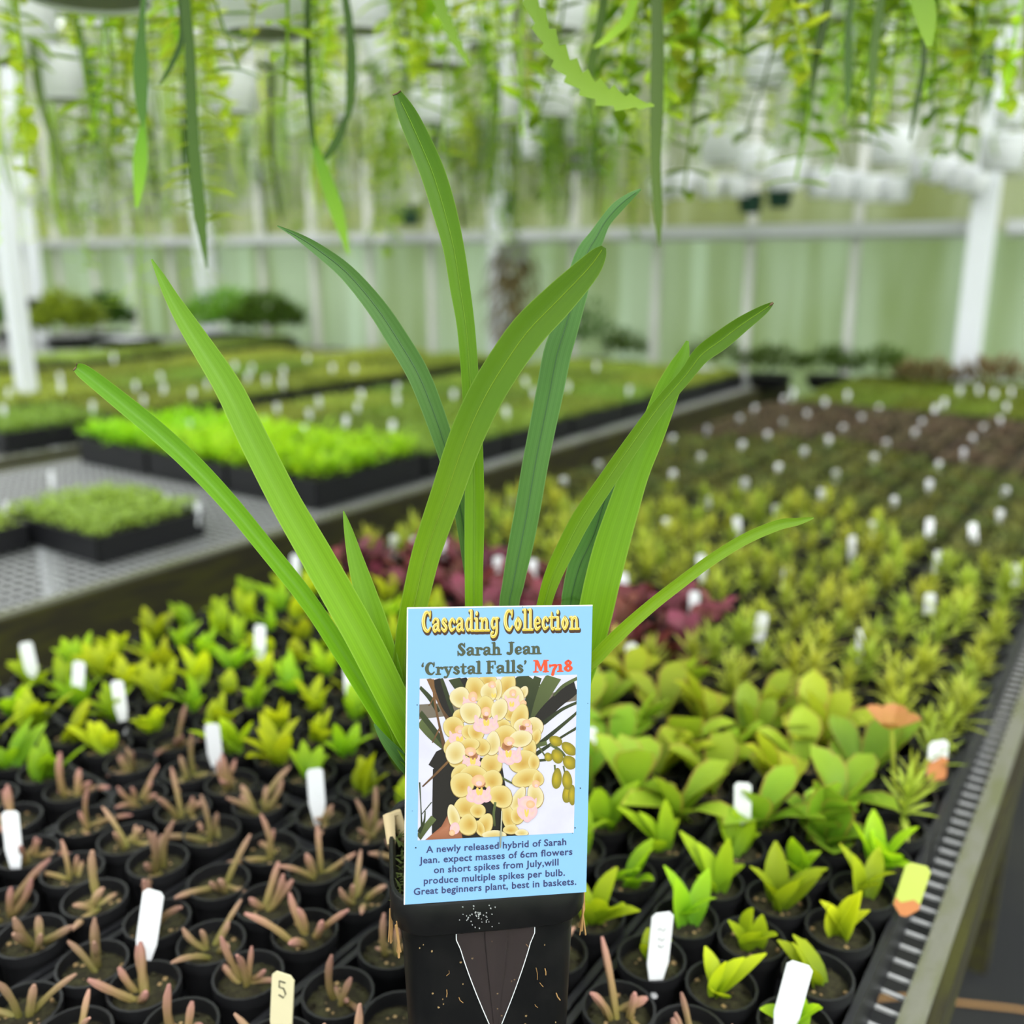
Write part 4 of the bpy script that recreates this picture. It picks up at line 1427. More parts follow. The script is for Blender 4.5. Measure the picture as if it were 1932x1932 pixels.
for i in range(26):
    x, z = rnd(-.034, .034), rnd(.03, zr - .03)
    if abs(x) < .016 and z > .06:
        continue
    L = rnd(.002, .008)
    a = rnd(.9, 2.2)
    b.tube([wallp(x, z), wallp(x + L * .5 * math.cos(a) + rnd(-.001, .001), z - L * .5 * math.sin(a)), wallp(x + L * math.cos(a), z - L * math.sin(a))], rnd(.00012, .0003), 4)
b.build('root_fibres', 'root_fibre', ORC)['kind'] = 'stuff'
for (x, y0, L) in ((.0482, -.028, .022), (-.0475, -.03, .016), (-.045, -.0415, .014)):
    b = MB()
    for k in range(4):
        p0 = OA * (x * 1.008 + rnd(-.0006, .0006)) + OB * (y0 + rnd(-.002, .002)) + ZZ * (zr - .018)
        b.tube([p0 + ZZ * .004, p0 - ZZ * L * .4 + OA * rnd(-.001, .001), p0 - ZZ * L * rnd(.8, 1.1) + OA * rnd(-.002, .002)], rnd(.0003, .0006), 4)
    b.build('root_fibre', 'root_fibre', ORC)
b = MB()
for i in range(60):
    x, z = rnd(-.036, .036), rnd(.02, zr - .022)
    b.box(wallp(x, z, .0001), (rnd(.0003, .0009),) * 2 + (rnd(.0003, .0009),), 0, OP_YAW)
for i in range(50):          # pale scuff on the front of the rim
    x, z = random.gauss(-.006, .005), zr - .009 + random.gauss(0, .0035)
    if abs(x) < .03 and zr - .016 < z < zr - .002:
        b.box(OA * x - OB * .04828 + ZZ * z, (rnd(.0003, .0011), .0002, rnd(.0003, .0008)), 1, OP_YAW)
b.build('dust_specks', ['bark', 'galv_rail'], ORC, smooth=False)

# leaves: (path of x, y, visible width), depth at base, depth at tip, material, fold, midrib
LEAVES = [
    ([(143, 693, 14), (160, 703, 27), (217, 748, 33), (290, 808, 36), (362, 874, 36), (435, 952, 34), (507, 1040, 33), (580, 1132, 33), (640, 1222, 34), (700, 1318, 36), (760, 1420, 36), (820, 1540, 30)], .470, .445, 'orchid_leaf_bright', .40, 'n'),
    ([(286, 489, 3), (305, 525, 16), (326, 565, 26), (362, 624, 38), (428, 727, 50), (471, 814, 54), (507, 886, 56), (543, 955, 57), (587, 1031, 60), (634, 1114, 62), (682, 1200, 62), (730, 1295, 60), (785, 1410, 52), (840, 1540, 40)], .462, .440, 'orchid_leaf_bright', .22, 'n'),
    ([(648, 964, 2), (657, 1000, 16), (672, 1060, 31), (690, 1120, 41), (708, 1180, 48), (725, 1245, 52), (748, 1330, 52), (780, 1430, 46), (845, 1550, 36)], .468, .455, 'orchid_leaf_bright', .22, 'n'),
    ([(523, 426, 2), (560, 445, 12), (600, 471, 22), (654, 514, 30), (709, 578, 37), (752, 643, 41), (790, 708, 42), (820, 783, 40), (842, 850, 36), (860, 922, 29), (872, 977, 26), (882, 1050, 22), (893, 1140, 20), (900, 1300, 20), (905, 1540, 18)], .492, .470, 'orchid_leaf_pale', .28, 'd'),
    ([(749, 176, 17), (768, 215, 36), (793, 270, 44), (817, 328, 47), (838, 396, 46), (856, 468, 40), (868, 543, 38), (879, 616, 34), (886, 700, 33), (892, 800, 34), (895, 900, 36), (895, 1000, 37), (894, 1100, 34), (895, 1250, 32), (900, 1540, 26)], .482, .458, 'orchid_leaf', .22, 'l'),
    ([(1139, 466, 10), (1130, 480, 30), (1107, 510, 48), (1053, 566, 63), (996, 625, 68), (950, 690, 68), (917, 745, 67), (889, 803, 66), (866, 862, 63), (845, 925, 60), (824, 985, 57), (803, 1049, 54), (786, 1121, 51), (770, 1200, 46), (765, 1300, 42), (800, 1540, 34)], .466, .440, 'orchid_leaf', .16, 'l'),
    ([(1209, 357, 3), (1190, 370, 14), (1165, 391, 22), (1142, 418, 22), (1126, 446, 30), (1106, 482, 42), (1086, 550, 47), (1066, 620, 50), (1051, 669, 53), (1037, 741, 52), (1022, 814, 50), (1008, 886, 49), (996, 958, 48), (982, 1031, 47), (968, 1103, 41), (958, 1180, 36), (945, 1540, 26)], .486, .475, 'orchid_leaf_pale', -.20, 'd'),
    ([(1459, 571, 4), (1440, 585, 18), (1400, 612, 30), (1359, 643, 36), (1323, 670, 33), (1294, 708, 27), (1243, 768, 29), (1189, 843, 32), (1142, 911, 34), (1098, 977, 37), (1066, 1038, 36), (1044, 1085, 33), (1028, 1136, 28), (1010, 1220, 26), (960, 1540, 22)], .478, .452, 'orchid_leaf', .26, 'l'),
    ([(1297, 643, 5), (1290, 668, 22), (1278, 696, 36), (1256, 745, 47), (1229, 818, 50), (1199, 890, 53), (1175, 962, 59), (1153, 1033, 65), (1135, 1103, 66), (1120, 1170, 64), (1095, 1260, 58), (1000, 1540, 36)], .490, .465, 'orchid_leaf_bright', .20, 'n'),
    ([(1203, 808, 3), (1185, 842, 16), (1160, 890, 28), (1140, 945, 36), (1120, 1010, 42), (1094, 1067, 43), (1079, 1122, 37), (1068, 1180, 34), (985, 1540, 24)], .492, .480, 'orchid_leaf_pale', .24, 'd'),
    ([(1535, 977, 3), (1505, 984, 14), (1467, 991, 20), (1406, 1017, 21), (1341, 1057, 21), (1286, 1098, 22), (1232, 1140, 23), (1175, 1190, 25), (1128, 1238, 26), (1090, 1290, 26), (1000, 1540, 22)], .480, .450, 'orchid_leaf_bright', .3, 'n'),
    ([(706, 1366, 3), (722, 1392, 14), (742, 1425, 24), (765, 1470, 30), (810, 1560, 30)], .470, .458, 'orchid_leaf_pale', .25, 'n'),
    ([(735, 1290, 4), (745, 1350, 24), (760, 1420, 34), (820, 1560, 34)], .476, .470, 'orchid_leaf_bright', .25, 'n'),
]
for (pp, db, dt, mt, fold, rib) in LEAVES:
    n = 56
    P = smooth_path(pp, n)
    ds = []
    for i in range(n + 1):
        q = i / n
        ds.append(dt + (db - dt) * q ** 1.5)
    pts = [dep(P[i][0], P[i][1], ds[i]) for i in range(n + 1)]
    # fade the covered foot of the leaf down into the pot's middle
    foot = OC + ZZ * (ORZ - 0.012)
    for i in range(n + 1):
        if P[i][1] > 1380:
            q = min(1, (P[i][1] - 1380) / 170)
            tgt = V((foot.x + (pts[i].x - foot.x) * .45, foot.y + (pts[i].y - foot.y) * .45, pts[i].z * (1 - q * .0) ))
            pts[i] = pts[i].lerp(V((tgt.x, tgt.y, max(foot.z, pts[i].z))), q * q)
    b = MB()
    r = MB()
    AC = 8
    vs_, ts, us, fs, rp = [], [], [], [], []
    for i in range(n + 1):
        tan = (pts[min(i + 1, n)] - pts[max(i - 1, 0)]).normalized()
        vd = (pts[i] - CAM).normalized()
        s = tan.cross(vd).normalized()
        nr = s.cross(tan)          # roughly towards or away from the camera
        if nr.dot(vd) > 0:
            nr = -nr
        wd = P[i][2] * ds[i] / F / 2
        if i == n:
            wd *= .8
        for k in range(AC + 1):
            u_ = -1 + 2 * k / AC
            h = (abs(u_) ** 1.35 - 0.4) * fold * 1.7 * wd + 0.02 * wd * math.sin(u_ * 9 + i * .05)
            vs_.append(pts[i] + s * (u_ * wd) + nr * h - OO)
            ts.append(1 - i / n)
            us.append(abs(u_))
        rp.append(pts[i] + nr * (-0.4 * fold * 1.7 * wd + 0.00016) - OO)
        if i:
            for k in range(AC):
                o = (i - 1) * (AC + 1) + k
                fs.append((o, o + 1, o + AC + 2, o + AC + 1))
    b.add(vs_, fs, t=ts, u=us)
    lf = b.build('leaf', mt, ORC)
    if rib != 'n':
        r.tube(rp[2:-2], [.00022 + .00012 * i / n for i in range(len(rp) - 4)], 5)
        r.build('midrib', 'leaf_midrib_dark' if rib == 'd' else 'leaf_midrib', lf)
    if pp[0][0] in (143, 749):       # the two clipped, dried tips
        t = MB()
        tt = smooth_path(pp, n)
        a0, a1 = vs_[0] , vs_[AC]
        t.tube([a0, a0.lerp(a1, .5) + (vs_[AC // 2] - a0.lerp(a1, .5)) * .9, a1], .0004, 5)
        t.build('dry_tip', 'dry_tip', lf)
    if pp[0][0] == 1459:
        t = MB(); t.tube([rp[0], rp[1], rp[2]], [.0003, .0008, .0004], 6); t.build('dry_tip', 'dry_tip', lf)

# ------------------------------------------------------------------ the printed label
def LPd(px):
    return 1 / (1 / 0.4370 + (1 / 0.4515 - 1 / 0.4370) * (px - 765) / 345)


def LP(px, py, lift=0.0):
    return dep(px, py, LPd(px) * (1 - lift / 0.44))


LBO = LP(935, 1700, 0)
LAB = empty('plant_label', LBO, 0, 'blue printed orchid label standing against the front of the square pot', 'plant label')


def lab_obj(name, mb, mats, par=None):
    mb.v = [p - LBO for p in mb.v]
    return mb.build(name, mats, par or LAB, smooth=False)


# card: sub-divided sheet with thickness
b = MB()
TL, TRc, BL, BR = (768, 1146), (1118, 1141), (762, 1707), (1106, 1683)


def lerp2(u, v):
    x = (TL[0] * (1 - u) + TRc[0] * u) * (1 - v) + (BL[0] * (1 - u) + BR[0] * u) * v
    y = (TL[1] * (1 - u) + TRc[1] * u) * (1 - v) + (BL[1] * (1 - u) + BR[1] * u) * v
    return x, y


G = 8
for lift, flip in ((0, 0), (-.0005, 1)):
    vs_ = [LP(*lerp2(i / G, j / G), lift) for j in range(G + 1) for i in range(G + 1)]
    fs = [(j * (G + 1) + i, j * (G + 1) + i + 1, (j + 1) * (G + 1) + i + 1, (j + 1) * (G + 1) + i) for j in range(G) for i in range(G)]
    b.add(vs_, fs if flip else [f[::-1] for f in fs])
cs = [TL, TRc, BR, BL]
for i in range(4):
    p, q = cs[i], cs[(i + 1) % 4]
    b.add([LP(*p, .00004), LP(*q, .00004), LP(*q, -.0006), LP(*p, -.0006)], [(0, 1, 2, 3)], mi=1)
# thin pale cut edge on the face
for (p, q, dx, dy) in ((TL, TRc, 0, 2.2), (TL, BL, 2.0, 0)):
    b.add([LP(*p, .00005), LP(*q, .00005), LP(q[0] + dx, q[1] + dy, .00005), LP(p[0] + dx, p[1] + dy, .00005)], [(0, 1, 2, 3)], mi=1)
lab_obj('card', b, ['label_blue', 'label_edge'])

# stroke lettering, soft heavy serif
GL = {
    'C': (.66, [[(.56, .58, .07), (.42, .71, .09), (.24, .65, .16), (.14, .40, .21), (.22, .14, .17), (.42, .04, .10), (.58, .17, .06)], [(.57, .75, .05), (.575, .62, .07), (.55, .50, .05)]]),
    'a': (.55, [[(.40, .38, .15), (.40, .12, .15), (.50, .045, .07)], [(.09, .36, .13), (.20, .465, .08), (.36, .44, .11), (.40, .36, .14)], [(.38, .28, .07), (.20, .24, .11), (.12, .13, .15), (.22, .04, .11), (.38, .13, .07)]]),
    's': (.45, [[(.36, .37, .09), (.24, .46, .10), (.12, .37, .13), (.24, .26, .14), (.36, .15, .14), (.24, .04, .11), (.07, .13, .09)]]),
    'c': (.47, [[(.40, .36, .12), (.28, .46, .09), (.14, .34, .15), (.13, .20, .17), (.23, .06, .12), (.43, .13, .06)]]),
    'd': (.60, [[(.38, .42, .08), (.23, .45, .10), (.13, .25, .18), (.22, .06, .11), (.38, .10, .07)], [(.43, .72, .16), (.43, .08, .16)], [(.30, .735, .06), (.46, .735, .07)], [(.43, .04, .08), (.56, .04, .07)]]),
    'i': (.33, [[(.17, .42, .16), (.17, .07, .16)], [(.04, .455, .06), (.18, .455, .07)], [(.03, .035, .07), (.31, .035, .07)], [(.165, .64, .17), (.166, .642, .17)]]),
    'n': (.64, [[(.17, .42, .15), (.17, .07, .15)], [(.04, .455, .06), (.17, .455, .07)], [(.03, .035, .07), (.29, .035, .07)], [(.20, .34, .06), (.31, .44, .11), (.44, .37, .15), (.46, .07, .15)], [(.36, .035, .07), (.61, .035, .07)]]),
    'g': (.55, [[(.38, .43, .08), (.22, .45, .10), (.13, .28, .16), (.22, .11, .10), (.38, .16, .07)], [(.43, .45, .13), (.43, .0, .14), (.32, -.17, .11), (.14, -.18, .10), (.10, -.08, .11), (.22, -.03, .08)], [(.43, .46, .08), (.54, .46, .06)]]),
    'o': (.54, [[(.27, .455, .10), (.13, .25, .19), (.27, .045, .10), (.41, .25, .19), (.27, .455, .10)]]),
    'l': (.33, [[(.17, .72, .16), (.17, .07, .16)], [(.03, .735, .06), (.18, .735, .07)], [(.03, .035, .07), (.31, .035, .07)]]),
    'e': (.50, [[(.14, .24, .06), (.40, .27, .07), (.39, .39, .11), (.27, .46, .08), (.14, .34, .15), (.14, .18, .17), (.25, .05, .12), (.44, .13, .06)]]),
    't': (.40, [[(.18, .62, .07), (.18, .42, .14), (.18, .14, .15), (.26, .045, .11), (.38, .10, .05)], [(.04, .45, .07), (.35, .45, .07)]]),
    'S': (.57, [[(.45, .58, .08), (.30, .71, .11), (.15, .58, .16), (.29, .40, .18), (.44, .21, .18), (.29, .05, .12), (.09, .17, .08)], [(.475, .75, .05), (.475, .52, .06)], [(.07, .27, .06), (.075, .01, .05)]]),
    'r': (.47, [[(.17, .42, .15), (.17, .07, .15)], [(.04, .455, .06), (.17, .455, .07)], [(.03, .035, .07), (.30, .035, .07)], [(.19, .34, .07), (.29, .43, .10), (.40, .39, .16)]]),
    'h': (.64, [[(.17, .72, .15), (.17, .07, .15)], [(.04, .735, .06), (.17, .735, .07)], [(.03, .035, .07), (.29, .035, .07)], [(.20, .34, .06), (.31, .44, .11), (.44, .37, .15), (.46, .07, .15)], [(.36, .035, .07), (.61, .035, .07)]]),
    'J': (.50, [[(.33, .70, .17), (.33, .22, .17), (.25, .06, .13), (.11, .10, .16)], [(.18, .735, .06), (.48, .735, .06)]]),
    'y': (.56, [[(.13, .42, .15), (.30, .05, .14)], [(.46, .42, .07), (.30, .02, .08), (.20, -.15, .09), (.09, -.15, .13)], [(.02, .455, .06), (.26, .455, .06)], [(.36, .455, .06), (.56, .455, .06)]]),
    'F': (.60, [[(.18, .70, .18), (.18, .07, .18)], [(.04, .735, .06), (.54, .735, .07)], [(.55, .73, .06), (.55, .55, .05)], [(.2, .40, .07), (.40, .40, .07)], [(.41, .49, .05), (.41, .31, .05)], [(.04, .035, .07), (.35, .035, .07)]]),
    'M': (.86, [[(.15, .68, .07), (.14, .06, .07)], [(.21, .68, .17), (.42, .14, .12)], [(.42, .14, .08), (.62, .70, .08)], [(.68, .68, .17), (.70, .07, .17)], [(.04, .735, .06), (.24, .735, .06)], [(.6, .735, .06), (.82, .735, .06)], [(.03, .035, .06), (.26, .035, .06)], [(.56, .035, .06), (.84, .035, .06)]]),
    '7': (.46, [[(.07, .40, .10), (.40, .41, .13), (.28, .12, .14), (.22, -.16, .15)], [(.06, .46, .05), (.07, .30, .05)]]),
    '1': (.36, [[(.18, .40, .15), (.18, .07, .15)], [(.05, .44, .07), (.18, .455, .07)], [(.04, .035, .07), (.32, .035, .07)]]),
    '8': (.52, [[(.26, .70, .09), (.14, .56, .15), (.26, .41, .10), (.38, .56, .15), (.26, .70, .09)], [(.26, .40, .10), (.11, .21, .17), (.26, .045, .10), (.41, .21, .17), (.26, .40, .10)]]),
    '\u2018': (.22, [[(.11, .55, .13), (.10, .60, .10), (.15, .74, .04)]]),
    '\u2019': (.22, [[(.10, .69, .13), (.11, .64, .10), (.06, .52, .04)]]),
    ' ': (.27, []),
}


def stroke_text(text, x0, y0, x1, y1, cap_px, lift, grow=0.0, dx=0.0, dy=0.0, wk=1.0):
    """outlines of text along the baseline (x0,y0)-(x1,y1) in photo pixels"""
    adv = sum(GL[c][0] for c in text)
    kx, ky = (x1 - x0) / adv, cap_px / .75
    sl = (y1 - y0) / (x1 - x0)
    b = MB()
    pen = 0
    li = 0
    for ch in text:
        a, strokes = GL[ch]
        for st in strokes:
            m_ = 8 * (len(st) - 1) if len(st) > 2 else 2
            P = smooth_path(st, m_)
            left, right = [], []
            N = len(P)
            for i in range(N):
                p0, p1 = P[max(i - 1, 0)], P[min(i + 1, N - 1)]
                tx_, ty_ = (p1[0] - p0[0]), (p1[1] - p0[1])
                ln = math.hypot(tx_, ty_) or 1e-6
                hw = (P[i][2] * wk + grow) / 2
                left.append((P[i][0] - ty_ / ln * hw, P[i][1] + tx_ / ln * hw))
                right.append((P[i][0] + ty_ / ln * hw, P[i][1] - tx_ / ln * hw))

            def cap(c_, fr, hw):
                t0 = math.atan2(fr[1] - c_[1], fr[0] - c_[0])
                return [(c_[0] + math.cos(t0 - math.pi * k / 6) * hw, c_[1] + math.sin(t0 - math.pi * k / 6) * hw) for k in range(1, 6)]
            li += 1
            z = lift + (li % 5) * 2e-6

            def M_(p):
                gx, gy = pen + p[0] + dx, p[1] + dy
                X = x0 + gx * kx
                return LP(X, y0 + (X - x0) * sl - gy * ky, z)
            vs_ = []
            fs = []
            for i in range(N):
                vs_ += [M_(left[i]), M_(right[i])]
                if i:
                    o = 2 * i
                    fs.append((o - 2, o - 1, o + 1, o))
            b.add(vs_, fs)
            e1 = cap(P[-1], left[-1], (P[-1][2] * wk + grow) / 2)
            e0 = cap(P[0], right[0], (P[0][2] * wk + grow) / 2)
            for e_, l_, r_ in ((e1, left[-1], right[-1]), (e0, right[0], left[0])):
                poly = [M_(l_)] + [M_(q) for q in e_] + [M_(r_)]
                b.add(poly, [tuple(range(len(poly)))])
        pen += a
    return b


b = stroke_text('Cascading Collection', 794, 1192.5, 1093, 1187.5, 40, .00006, .10, .05, -.07)
lab_obj('title_shadow', b, 'ink_brown')
b = stroke_text('Cascading Collection', 794, 1192.5, 1093, 1187.5, 40, .00010, .035, .01, -.01, .86)
lab_obj('title_outline', b, 'ink_gold')
b = stroke_text('Cascading Collection', 794, 1192.5, 1093, 1187.5, 40, .00014, -.01, 0, 0, .84)
lab_obj('title_lettering', b, 'ink_cream')
b = stroke_text('Cascading Collection', 794, 1192.5, 1093, 1187.5, 40, .00018, 0, .012, -.012, .38)
lab_obj('title_highlight', b, 'ink_gold')
b = stroke_text('Sarah Jean', 862, 1237.5, 1021.5, 1234, 23.5, .00010, .025)
lab_obj('name_lettering', b, 'ink_green')
b = stroke_text('\u2018Crystal Falls\u2019', 794, 1274, 995, 1269.3, 23.5, .00010, .025)
lab_obj('name_lettering', b, 'ink_green')
b = stroke_text('M718', 1006, 1268.8, 1081, 1267, 22.5, .00010, .025)
lab_obj('code_lettering', b, 'ink_red')


def font_mesh(text):
    cu = bpy.data.curves.new('lettering', 'FONT')
    cu.body = text
    cu.size = 1.0
    cu.offset = 0.022
    cu.space_character = 1.06
    cu.resolution_u = 3
    ob = bpy.data.objects.new('lettering', cu)
    COL.objects.link(ob)
    bpy.context.view_layer.update()
    me = bpy.data.meshes.new_from_object(ob.evaluated_get(bpy.context.evaluated_depsgraph_get()))
    vs_ = [tuple(v.co) for v in me.vertices]
    fs = [tuple(p.vertices) for p in me.polygons]
    bpy.data.objects.remove(ob)
    bpy.data.curves.remove(cu)
    bpy.data.meshes.remove(me)
    return vs_, fs


capv, _ = font_mesh('H')
CAPH = max(v[1] for v in capv)
b = MB()
for (tx_, x0, y0, x1, y1) in (('A newly released hybrid of Sarah', 804, 1609, 1068.5, 1594), ('Jean. expect masses of 6cm flowers', 791, 1629.5, 1080, 1612.5), ('on short spikes from July,will', 818.5, 1647.5, 1054, 1632.5),
                              ('produce multiple spikes per bulb.', 799.5, 1668, 1066, 1652), ('Great beginners plant, best in baskets.', 780.5, 1688.5, 1087.5, 1669)):
    vs_, fs = font_mesh(tx_)
    xa, xb = min(v[0] for v in vs_), max(v[0] for v in vs_)
    kx = (x1 - x0) / (xb - xa)
    ky = 12.6 / CAPH
    sl = (y1 - y0) / (x1 - x0)
    b.add([LP(x0 + (v[0] - xa) * kx, y0 + (v[0] - xa) * kx * sl - v[1] * ky, .0001) for v in vs_], fs)
lab_obj('description_lettering', b, 'ink_navy')
b = MB()
for (x, y, r_) in ((787, 1330, 1.2), (1109, 1327, .8), (1095, 1487, 1.3), (784.5, 1599.5, 1.6), (1085, 1562, 1.3), (986, 1145, 1), (778, 1530, .7), (1080, 1572, .8)):
    b.add([LP(x + r_ * math.cos(k), y + r_ * math.sin(k), .0001) for k in [i * math.pi / 4 for i in range(8)]], [tuple(range(8))])
lab_obj('ink_dots', b, 'ink_black')

# printed picture: layered flat shapes in the label's plane; c-units: 4.83 per photo pixel
PM = ['print_wall', 'print_beam', 'print_leaf', 'print_leaf_lit', 'print_dark', 'print_stem', 'print_petal', 'print_petal_pale', 'print_petal_rim', 'print_lip', 'print_column', 'print_throat', 'print_yellow', 'print_bud', 'print_skin']
PI_ = {k: i for i, k in enumerate(PM)}
pic = MB()
LAYER = [0.00006]
QX = [(791.8, 1280.5), (1088.9, 1272.8), (1082.7, 1571.4), (788, 1585.5)]     # TL TR BR BL


def inside(px, py):
    v = (py - 1280.5 + (px - 791.8) * .026) / 304.0
    xl = 791.8 - 3.8 * v
    xr = 1088.9 - 6.2 * v
    yt = 1280.5 - (px - 791.8) * .026
    yb = 1585.5 - (px - 788) * .0478
    return min(max(px, xl), xr), min(max(py, yt), yb)


def CP(cx, cy, lift):
    x, y = inside(740 + cx / 4.83, 1120 + cy / 4.83)
    return LP(x, y, lift)


def poly(pts, m_, step=1):
    LAYER[0] += 2.0e-6
    cx = sum(p[0] for p in pts) / len(pts)
    cy = sum(p[1] for p in pts) / len(pts)
    N = len(pts)
    pic.add([CP(cx, cy, LAYER[0])] + [CP(p[0], p[1], LAYER[0]) for p in pts], [(0, i + 1, (i + 1) % N + 1) for i in range(N)], t=[0.0] + [1.0] * N, mi=PI_[m_])


def ell(cx, cy, rx, ry, ang, m_, pt=0.15, bx=0.0, by=0.0, rim=False):
    """petal: pointed ellipse whose gradient starts at an off-centre point"""
    ca, sa = math.cos(math.radians(ang)), math.sin(math.radians(ang))

    def ring(k):
        out = []
        for i in range(24):
            a = 2 * math.pi * i / 24
            r = 1 + pt * max(0, -math.cos(a)) ** 6 + .025 * math.sin(3 * a + cx)
            x, y = math.sin(a) * rx * r, math.cos(a) * ry * r
            out.append((cx + (x * ca - y * sa) * k + bx * rx * (1 - k), cy + (x * sa + y * ca) * k + by * ry * (1 - k)))
        return out
    if rim:
        LAYER[0] += 2.0e-6
        R = ring(1.045)
        pic.add([CP(p[0] + 2, p[1] + 4, LAYER[0]) for p in R], [tuple(range(24))], mi=PI_['print_petal_rim'])
    LAYER[0] += 2.0e-6
    vs_, ts, fs = [CP(cx + bx * rx, cy + by * ry, LAYER[0])], [0.0], []
    for j, k in enumerate((.35, .7, 1.0)):
        for p in ring(k):
            vs_.append(CP(p[0], p[1], LAYER[0]))
            ts.append((.3, .72, 1.0)[j])
    for i in range(24):
        i2 = (i + 1) % 24
        fs.append((0, 1 + i, 1 + i2))
        for j in (0, 1):
            fs.append((1 + j * 24 + i, 1 + (j + 1) * 24 + i, 1 + (j + 1) * 24 + i2, 1 + j * 24 + i2))
    pic.add(vs_, fs, t=ts, mi=PI_[m_])


def strk(pts, m_):
    LAYER[0] += 2.0e-6
    P = smooth_path(pts, 14)
    vs_, ts, fs = [], [], []
    for i in range(15):
        p0, p1 = P[max(i - 1, 0)], P[min(i + 1, 14)]
        ax, ay = p1[0] - p0[0], p1[1] - p0[1]
        ln = math.hypot(ax, ay) or 1
        h = P[i][2] / 2
        vs_ += [CP(P[i][0] - ay / ln * h, P[i][1] + ax / ln * h, LAYER[0]), CP(P[i][0] + ay / ln * h, P[i][1] - ax / ln * h, LAYER[0])]
        ts += [i / 14, i / 14]
        if i:
            fs.append((2 * i - 2, 2 * i - 1, 2 * i + 1, 2 * i))
    pic.add(vs_, fs, t=ts, mi=PI_[m_])


poly([(230, 760), (1700, 730), (1680, 2190), (220, 2260)], 'print_wall')
poly([(235, 1010), (700, 985), (700, 1095), (235, 1145)], 'print_beam')
poly([(1300, 925), (1690, 870), (1690, 975), (1300, 1040)], 'print_beam')
poly([(370, 1600), (620, 1430), (1000, 1560), (1100, 2150), (1150, 2230), (1080, 2300), (360, 2300), (365, 1900)], 'print_dark')
poly([(330, 1560), (400, 1440), (520, 1380), (560, 1500), (420, 1620)], 'print_dark')
for s_ in (([(250, 850, 30), (350, 960, 45), (420, 1080, 40)], 'print_leaf'), ([(245, 1150, 90), (350, 1280, 80), (470, 1400, 50)], 'print_leaf_lit'), ([(250, 1080, 50), (400, 1270, 50), (500, 1420, 30)], 'print_leaf'),
           ([(330, 770, 40), (430, 950, 70), (530, 1170, 60)], 'print_stem'), ([(430, 770, 60), (480, 900, 60), (560, 1120, 40)], 'print_leaf'), ([(400, 780, 70), (470, 1000, 60), (540, 1130, 30)], 'print_dark'),
           ([(370, 780, 20), (390, 1000, 22), (430, 1200, 22), (480, 1420, 40)], 'print_stem'), ([(395, 900, 14), (350, 1000, 10), (330, 1020, 14)], 'print_stem'), ([(430, 1230, 16), (365, 1360, 10)], 'print_stem'),
           ([(560, 760, 110), (620, 860, 90), (700, 960, 50)], 'print_leaf'), ([(640, 760, 60), (720, 900, 60)], 'print_dark'), ([(1300, 750, 200), (1150, 860, 160), (1080, 960, 80)], 'print_leaf'),
           ([(1480, 745, 140), (1360, 950, 130), (1250, 1200, 110)], 'print_leaf_lit'), ([(1330, 760, 70), (1260, 950, 90), (1230, 1120, 60)], 'print_leaf'), ([(1690, 840, 120), (1480, 1000, 120), (1330, 1180, 110), (1290, 1330, 60)], 'print_dark'),
           ([(1690, 770, 30), (1560, 840, 30), (1470, 930, 20)], 'print_leaf_lit'), ([(1690, 990, 26), (1540, 1060, 30), (1380, 1180, 40)], 'print_leaf'), ([(1690, 1080, 24), (1500, 1240, 34), (1280, 1420, 44)], 'print_leaf'),
           ([(1690, 1220, 26), (1540, 1310, 22), (1300, 1470, 40)], 'print_leaf'), ([(1410, 1360, 40), (1290, 1390, 40)], 'print_leaf_lit'), ([(1400, 1515, 24), (1300, 1525, 24)], 'print_leaf'), ([(520, 1520, 20), (400, 1640, 20), (275, 1760, 14)], 'print_stem'),
           ([(250, 1720, 14), (262, 1950, 10), (270, 2150, 20)], 'print_leaf'), ([(360, 1900, 10), (270, 2010, 8)], 'print_leaf'), ([(380, 2040, 60), (300, 2140, 60), (235, 2230, 60)], 'print_leaf_lit'), ([(300, 1980, 10), (290, 2080, 20), (240, 2180, 40)], 'print_leaf')):
    strk(*s_)
poly([(300, 2250), (450, 2120), (520, 1990), (580, 1950), (640, 1980), (620, 2120), (640, 2230), (460, 2260)], 'print_skin')
for s_ in ([(1440, 1370, 30), (1540, 1440, 26), (1600, 1520, 14)], [(1340, 1400, 14), (1400, 1490, 14)], [(1480, 1560, 18), (1490, 1660, 14)], [(1560, 1570, 16), (1580, 1660, 12)], [(1610, 1640, 20), (1630, 1750, 20)]):
    strk([(x, y, w_) for x, y, w_ in s_], 'print_leaf_lit')
for q in ((1600, 1820, 48, 90, 10), (1640, 1840, 36, 90, 0), (1425, 1490, 38, 40, -30), (1490, 1345, 62, 45, 25), (1610, 1415, 80, 48, 40), (1505, 1485, 52, 66, -25), (1615, 1540, 70, 55, 50), (1500, 1690, 46, 92, 5), (1595, 1705, 46, 84, -5)):
    ell(q[0], q[1], q[2], q[3], q[4], 'print_bud', .1, -.25, -.1)


